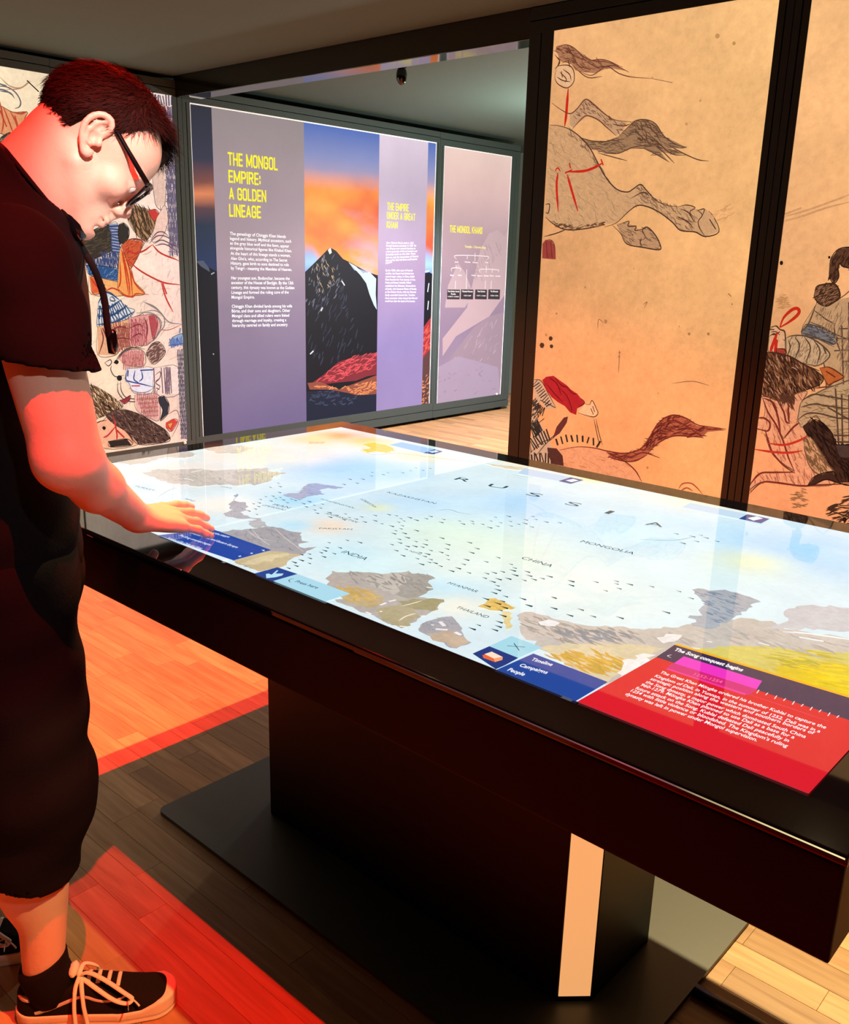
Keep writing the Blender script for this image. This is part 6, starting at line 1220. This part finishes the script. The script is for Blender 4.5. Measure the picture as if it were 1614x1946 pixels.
f.put(hel(-7, 0, 25, 93, 75, 82), .01); f.put(hel(10, 0, 48, 84, 66, 66), .02); f.put(hel(52, -6, 68, 34, 48, 25), .02); f.put(hel(74, -24, 58, 16, 28, 14), .012)
def tuft(P):
    q = (P - E0) @ HB.T * 1e3; n, r, u = q[..., 0], q[..., 1], q[..., 2]
    return 0.0011 * np.sin(r * .34 + np.sin(n * .09) * 2.2) * np.sin(n * .05 + u * .11 + 1) + .0007 * np.sin(r * .8 + n * .1)
f.warp(tuft); f.keep(hair_keep); hv, hf = f.mesh()
def strands(V, F, count, seed):
    r = np.random.RandomState(seed); tri = V[F]; ce = tri.mean(1); nn = np.cross(tri[:, 2] - tri[:, 0], tri[:, 3] - tri[:, 1]); nn /= np.linalg.norm(nn, axis=1)[:, None] + 1e-12
    q = (ce - E0) @ HB.T * 1e3; ok = np.argwhere((nn @ HU > -.75) & (((ce - Hd(-8, 0, 22)) * nn).sum(1) > .03)).ravel(); pick = r.choice(ok, count); VV, FF = [], []
    for i in pick:
        p, n = ce[i], nn[i]; hn, hr, hu_ = q[i]; fr = np.clip((hn + 10) / 60, 0, 1) * np.clip((hu_ - 30) / 40, 0, 1)
        flow = HN * (.9 * fr - .65 * (1 - fr)) - HU * (.75 * (1 - fr) + .1 * fr) + HR * (.17 * np.sign(hr) * (1 - fr) - .45 * fr) + r.normal(size=3) * .22
        flow -= n * (flow @ n); flow /= np.linalg.norm(flow) + 1e-9; L = (.017 + .010 * r.rand()) * (1 + .25 * fr) * (.5 if hu_ < 15 else 1); side = np.cross(n, flow) * .00042
        pts = [p - n * .001, p + flow * L * .5 + n * (.0022 + .0012 * r.rand()), p + flow * L + n * (.0008 + .0012 * r.rand() + .004 * fr * r.rand())]; b = len(VV)
        for k, pt in enumerate(pts): w = (1, .8, .25)[k]; VV += [pt - side * w, pt + side * w]
        FF += [(b, b + 1, b + 3, b + 2), (b + 2, b + 3, b + 5, b + 4)]
    return np.array(VV), np.array(FF)
sv, sf = strands(hv, hf, 9000, 4)
mesh_obj('hair', [(hv, hf), (sv, sf)], M_HAIR, man)
# brows and eyes
for s in (-1, 1):
    bm = bmesh.new()
    for i in range(46):
        t = i / 45; p = Vector(Hd(99.5 - 16 * t ** 2, s * (12 + 32 * t), 7 + 5 * math.sin(t * 2.4) - 2)); d = Vector(Hd(-2, s * 9, 3 - 4 * t)) - Vector(Hd(0, 0, 0)); tube(bm, [p, p + d * .6, p + d], [.0011, .0009, .0003], 4)
    done(bm, 'eyebrow', M_HAIR, man)
M_EYE = mat('eye_white', hx('e8e2dc'), 0.1, 0, 0.5); M_IRIS = mat('dark_iris', hx('2a1c14'), 0.1)
for s in (-1, 1):
    bm = bmesh.new(); bmesh.ops.create_uvsphere(bm, u_segments=20, v_segments=14, radius=.0118)
    for v in bm.verts: v.co += Vector(Hd(81, s * 31, -14))
    e_ = done(bm, 'eye', M_EYE, man, True)
    bm = bmesh.new(); bmesh.ops.create_uvsphere(bm, u_segments=14, v_segments=10, radius=.006)
    for v in bm.verts: v.co = Vector(Hd(88.2, s * 31, -16.5)) + v.co * .9
    done(bm, 'iris', M_IRIS, e_, True)

# T-shirt
f = Field(B(-.05, 0, 1.15) - np.array((.42, .42, .36)), B(-.05, 0, 1.15) + np.array((.42, .40, .46)), .0048)
f.put(el(B(-.022, 0, 1.30), (.132, .20, .19), BB_), .04); f.put(el(B(-.055, 0, 1.02), (.112, .168, .24), BB_), .06); f.put(el(B(-.062, 0, .92), (.126, .182, .22), BB_), .05); f.put(rc(B(-.02, -.165, 1.405), B(-.015, .165, 1.405), .072, .074), .05)
f.put(rc(B(-.03, 0, 1.42), B(.0, 0, 1.475), .092, .080), .03); f.put(rc(B(.03, .05, 1.41), B(.03, -.05, 1.41), .075, .075), .04)
CC = Hd(-17, 0, -121); nk_ = rc(B(-.03, 0, 1.43), Hd(-17, 0, -112), .10, .0715)
f.put((nk_[0], nk_[1], lambda P: np.maximum(nk_[2](P), (P - CC) @ (HU + .15 * HN))), .03)
HE = SH + (ELB - SH) * .50; LSH = B(-.02, -.195, 1.39); LHE = LSH + (LE - LSH) * .5; ax = (ELB - SH) / np.linalg.norm(ELB - SH); lax = (LE - LSH) / np.linalg.norm(LE - LSH)
g = Field(f.lo, f.lo + f.h * (f.n - 1), f.h)
for sh_, el_, he, a_, rr in ((SH, ELB, HE, ax, .077), (LSH, LE, LHE, lax, .070)):
    s_ = rc(sh_ + a_ * .0, he + a_ * .06, rr, rr + .003)
    def cutfn(P, he=he, a_=a_, s0=s_[2]): return np.maximum(s0(P), (P - he) @ (-.98 * UP - .19 * PF))
    f.put((s_[0], s_[1], cutfn), .012)
    f.put((he - .12, he + .12, rc(he - a_ * .045, he + a_ * .1, rr - .010, rr - .004)[2]), .004, True)
def folds(P):
    q = P - P0; fr, rr, z = q @ PF, q @ PR, q[..., 2]
    return .0030 * np.sin(z * 34 + fr * 22 + np.sin(rr * 18) * 1.5) * np.sin(rr * 14 + z * 9) + .0016 * np.sin(z * 70 + rr * 30)
f.warp(folds); f.put(rc(Hd(-20, 0, -110), B(.0, 0, 1.47), .0645, .068), .004, True) if False else None
f.put(rc(B(-.01, 0, 1.47), Hd(-17, 0, -105), .058, .0655), .004, True)
f.keep(lambda P: (.842 - P[..., 2]).astype(np.float32)); shirt = f.mesh(); mesh_obj('t_shirt', [shirt], M_SHIRT, man)
# collar rib
bm = bmesh.new(); ring = []
cax = HU; cc0 = Hd(-16, 0, -118); u1, u2 = HN, HR
ring = [cc0 + (u1 * math.cos(t) * .066 + u2 * math.sin(t) * .068) - HU * (.010 * math.cos(t)) for t in np.linspace(0, 2 * math.pi, 40)]
tube(bm, ring, .0065, 8, .6, tuple(HU)); done(bm, 'collar', M_SHIRT, man, True)

# shorts
f = Field(B(-.08, 0, .6) - np.array((.42, .40, .36)), B(-.08, 0, .6) + np.array((.42, .38, .36)), .005)
f.put(el(B(-.058, 0, .86), (.128, .172, .16), BB_), .04)
f.put(rc(B(-.045, .085, .86), B(-.022, .10, .50), .112, .098), .03); f.put(rc(B(-.022, .10, .50), B(-.055, .10, .24), .098, .074), .03)
f.put(rc(B(-.065, -.085, .86), B(-.13, -.10, .50), .110, .094), .03); f.put(rc(B(-.13, -.10, .50), B(-.235, -.10, .24), .094, .074), .03)
def folds2(P):
    q = P - P0; fr, rr, z = q @ PF, q @ PR, q[..., 2]; return .004 * np.sin(z * 26 + fr * 30 + rr * 6) * np.sin(rr * 20 + z * 5) + .002 * np.sin(z * 60 - fr * 24)
f.warp(folds2); f.put(rc(B(-.05, .10, .34), B(-.057, .10, .15), .078, .064), .004, True); f.put(rc(B(-.20, -.10, .34), B(-.26, -.10, .15), .078, .064), .004, True)
f.keep(lambda P: np.maximum(.330 + .012 * np.sin((P @ PF) * 25) - P[..., 2], P[..., 2] - .93).astype(np.float32)); mesh_obj('shorts', [f.mesh()], M_SHORTS, man)

# shoe and sock (right one built, left one copied)
FX = np.array((.618, .786, 0)); FX /= np.linalg.norm(FX); FR = np.array((FX[1], -FX[0], 0)); HS = np.array((-1.497, .540, 0))
def S(x, y, z): return HS + (x * 1.045 * FX + y * FR + z * UP) * 1e-3
SB = np.stack((FX, FR, UP))
foot = [((34, 0), 33), ((110, 3), 35), ((190, 3), 46), ((238, -1), 45)]
def foot2(x, y, g=0):
    d = np.full(x.shape, 1e3)
    for (a, ra), (b, rb) in zip(foot[:-1], foot[1:]):
        e = np.array(b) - a; t = np.clip(((x - a[0]) * e[0] + (y - a[1]) * e[1]) / (e @ e), 0, 1); d = np.minimum(d, np.hypot(x - a[0] - t * e[0], y - a[1] - t * e[1]) - (ra + (rb - ra) * t))
    return d - g
lo, hi = S(140, 0, 0) - .19, S(140, 0, 0) + .19; hi[2] = .17; lo[2] = -.02
def loc_(P): return ((P - HS) @ SB.T) * np.array((1e3 / 1.045, 1e3, 1e3))
def sole_fn(P):
    q = loc_(P); x, y, z = q[..., 0], q[..., 1], q[..., 2]; top = 27 + 11 * np.clip((x - 225) / 30, 0, 1) + 4 * np.clip((40 - x) / 40, 0, 1); gr = 1.2 * (np.abs(z - 10) < 1.6)
    a = foot2(x, y) - .8 + gr; b = np.abs(z - top / 2 - .5) - top / 2; o = np.hypot(np.maximum(a + 3, 0), np.maximum(b + 3, 0)) + np.minimum(np.maximum(a + 3, b + 3), 0) - 3; return o * 1e-3
f = Field(lo, hi, .0026); f.put((lo, hi, sole_fn), .001); sole = f.mesh()
f = Field(lo, hi, .0026)
def up_fn(P):
    q = loc_(P); x, y, z = q[..., 0], q[..., 1], q[..., 2]
    prof = np.interp(x, (0, 30, 75, 110, 150, 190, 225, 255, 283), (74, 80, 74, 84, 78, 64, 50, 44, 30)); shr = np.clip((z - 22) / 62, 0, 1)
    a = foot2(x, y, -1.5) + shr ** 1.4 * np.interp(x, (0, 40, 100, 160, 200, 240, 280), (6, 7, 9, 20, 30, 30, 16)); b = z - prof; k = 14; h = np.clip(.5 + .5 * (a - b) / k, 0, 1); o = b * (1 - h) + a * h + k * h * (1 - h)
    return np.maximum(o, 16 - z) * 1e-3
f.put((lo, hi, up_fn), .001); f.put((S(40, -30, 60), S(110, 30, 120), rc(S(48, 0, 72), S(92, 0, 100), .029, .030)[2]), .006, True); upper = f.mesh()
shoe = mesh_obj('shoe', [upper], M_SHOE, man)
tag(mesh_obj('sole', [sole], M_RUBW, shoe), 'off-white rubber sole')
def surf(x, y):                                                     # height of the upper at (x, y)
    z = np.linspace(110, 15, 96); P = np.stack([S(x, y, t) for t in z]); d = up_fn(P[None])[0]; i = np.argmax(d < 0); return z[i]
def side(x, z):                                                     # right side of the upper at (x, z)
    y = np.linspace(70, 0, 141); P = np.stack([S(x, t, z) for t in y]); d = up_fn(P[None])[0]; i = np.argmax(d < 0); return y[i]
bm = bmesh.new(); st = [(40, 34), (62, 40), (85, 49), (108, 58), (128, 60), (150, 52), (170, 50), (190, 53), (208, 57)]
for sgn in (1,):
    P = [Vector(S(x, side(x, z) + .4, z)) for x, z in smooth_pts(st, 3)]; n = len(P); vs = []
    for i, p in enumerate(P):
        w = .0042 * (1 - abs(i / (n - 1) - .3) * .5); nrm = Vector(FR); t = (P[min(i + 1, n - 1)] - P[max(i - 1, 0)]).normalized(); b_ = t.cross(nrm).normalized(); vs.append([bm.verts.new(p + b_ * w), bm.verts.new(p + nrm * .0012), bm.verts.new(p - b_ * w)])
    for i in range(n - 1):
        for k in range(2): bm.faces.new((vs[i][k], vs[i][k + 1], vs[i + 1][k + 1], vs[i + 1][k]))
done(bm, 'side_stripe', M_STRIPE, shoe, True)
bm = bmesh.new()
for x in (128, 145, 162, 179):
    tube(bm, [Vector(S(x + 4, y, surf(x + 4, y) + 1.5)) for y in np.linspace(-19, 19, 7)], .0042, 6, .45, tuple(UP))
k_ = Vector(S(116, 4, surf(116, 4) + 5))
def lace(P, r=.0042): tube(bm, [Vector(p) for p in smooth_pts([S(*p) for p in P], 4)], r, 6, .5)
lace([(116, 4, 88), (135, 12, 97), (165, 26, 88), (196, 38, 68), (210, 42, 56), (203, 47, 50), (180, 44, 58), (150, 30, 74), (118, 8, 86)], .0052)
lace([(116, 4, 88), (112, 30, 80), (111, 44, 50), (112, 50, 28), (113, 52, 6)]); lace([(118, 4, 88), (124, 34, 78), (128, 47, 50), (132, 51, 24), (134, 54, 6)])
lace([(114, 2, 88), (120, -20, 92), (140, -34, 70), (135, -36, 50), (112, -8, 84)], .005); lace([(208, 42, 58), (218, 46, 50), (224, 50, 44)], .002)
bmesh.ops.create_uvsphere(bm, u_segments=10, v_segments=8, radius=.0065, matrix=Matrix.Translation(k_))
done(bm, 'lace', M_LACE, shoe, True)
bm = bmesh.new(); tube(bm, [Vector(S(100 + i * 4, 0, 92 + 7 * math.sin(i * .8))) for i in range(4)], [.012, .02, .02, .014], 10, .5, tuple(UP)); done(bm, 'tongue', M_LACE, shoe, True)
bm = bmesh.new(); tube(bm, [Vector(S(8 + (34 - 30 * math.cos(t)), 30 * math.sin(t) * .93, 66 - 4 * math.cos(t))) for t in np.linspace(-1.25, 1.25, 14)], .0075, 8, .8, tuple(FX)); tag(done(bm, 'heel_collar', M_STRIPE, shoe, True), 'pale heel lining')
bm = bmesh.new(); A_ = B(-.043, .1, .13)
rings = [(B(-.043, .1, .128), .0425), (B(-.043, .1, .120), .0448), (B(-.041, .1, .102), .0458), (B(-.036, .1, .085), .0465), (S(62, 0, 62), .042), (S(66, 0, 42), .036)]
tube(bm, [Vector(r[0]) - Vector(PF) * 0 for r in rings], [r[1] for r in rings], 28); sock = done(bm, 'sock', M_SOCK, man, True)
for v in sock.data.vertices:
    if v.co.z > .114: v.co.z += (Vector(v.co) - Vector(A_)).dot(Vector(PF)) * .42
dv = B(-.255, -.2, 0) - B(0, 0, 0)
def copy_to(o, par):
    c = o.copy(); COL.objects.link(c); c.parent = par; c.matrix_parent_inverse = o.matrix_parent_inverse.copy()
    for ch in list(o.children): copy_to(ch, c)
    return c
for o in (shoe, sock):
    c = copy_to(o, man); c.location = Vector(o.location) + Vector(dv)
tag(shoe, 'black shoe with pale laces, wavy side stripe and off-white sole')

# glasses
gl = empty('eyeglasses', tuple(Hd(100, 0, 0)), 'black thick-framed eyeglasses on the man\'s face', 'eyeglasses')
def lens(s): return [(107 - .0065 * 40 * 0 - t_[2], s * t_[0], t_[1]) for t_ in ((10, -4, 0), (16, 4, 0), (36, 7, 1), (56, 6, 5), (62, 0, 7), (60, -18, 8), (54, -33, 9), (40, -40, 8), (22, -38, 7), (12, -26, 4), (10, -4, 0))]
for s in (-1, 1):
    bm = bmesh.new(); tube(bm, [Vector(Hd(*p)) for p in smooth_pts(lens(s), 4, True)], .0026, 8, 1.0)
    tube(bm, [Vector(Hd(*p)) for p in smooth_pts([(106, s * 14, 5), (106, s * 36, 8), (102, s * 57, 7), (98, s * 67, 5)], 3)], .0036, 8); done(bm, 'rim', M_SPEC, gl, True)
bm = bmesh.new(); tube(bm, [Vector(Hd(*p)) for p in ((106.5, -12, -2), (109, 0, 2), (106.5, 12, -2))], .0026, 8); done(bm, 'bridge', M_SPEC, gl, True)
for s in (-1, 1):
    bm = bmesh.new(); P = smooth_pts([(99, s * 67, 5), (94, s * 71, 6), (60, s * 75, 15), (12, s * 76, 29), (-4, s * 77, 33), (-16, s * 75, 26), (-26, s * 72, 8)], 4)
    tube(bm, [Vector(Hd(*p)) for p in P], [.0042] * 9 + [.0038] * (len(P) - 9), 8, .55, tuple(HR)); done(bm, 'temple_arm', M_SPEC, gl, True)
    bm = bmesh.new(); P = [Vector(Hd(*p)) for p in lens(s)[:-1]]; vs = [bm.verts.new(p) for p in P]; c_ = bm.verts.new(sum(P, Vector()) / len(P))
    for i in range(len(vs)): bm.faces.new((vs[i], vs[(i + 1) % len(vs)], c_))
    M = bpy.data.materials.get('clear_lens')
    if not M:
        M = nm('clear_lens'); M.use_nodes = True; nt = M.node_tree; nt.nodes.clear(); o_ = nt.nodes.new('ShaderNodeOutputMaterial'); a_ = nt.nodes.new('ShaderNodeBsdfTransparent'); g_ = nt.nodes.new('ShaderNodeBsdfGlossy'); x_ = nt.nodes.new('ShaderNodeMixShader')
        g_.inputs['Roughness'].default_value = .02; x_.inputs[0].default_value = .08; nt.links.new(a_.outputs[0], x_.inputs[1]); nt.links.new(g_.outputs[0], x_.inputs[2]); nt.links.new(x_.outputs[0], o_.inputs[0])
    done(bm, 'lens', M, gl, True)

# strap over the chest
sp = empty('shoulder_strap', tuple(B(.11, 0, 1.3)), 'black shoulder strap with glossy slider at the collar and buckle hanging at the chest', 'strap')
bm = bmesh.new(); P = smooth_pts([B(.072, .046, 1.482), B(.080, .040, 1.472), B(.100, .012, 1.432), B(.122, .0, 1.39), B(.134, -.02, 1.34), B(.136, -.025, 1.29), B(.140, -.03, 1.262)], 4)
tube(bm, [Vector(p) for p in P], .0058, 8, .28, tuple(PR)); done(bm, 'webbing', M_STRAP, sp, True)
def lump(name, pts, r, fl):
    bm = bmesh.new(); tube(bm, [Vector(p) for p in pts], r, 12, fl, tuple(PR)); return done(bm, name, M_BUCKLE, sp, True)
lump('slider', smooth_pts([B(.074, .052, 1.493), B(.086, .045, 1.478), B(.097, .036, 1.462), B(.107, .030, 1.442), B(.108, .026, 1.430)], 2), [.009, .013, .0145, .013, .015, .017, .015, .012, .007], .8)
lump('buckle', [B(.140, -.03, 1.285), B(.141, -.03, 1.278), B(.142, -.03, 1.255), B(.140, -.03, 1.243)], [.006, .0095, .009, .006], .45)
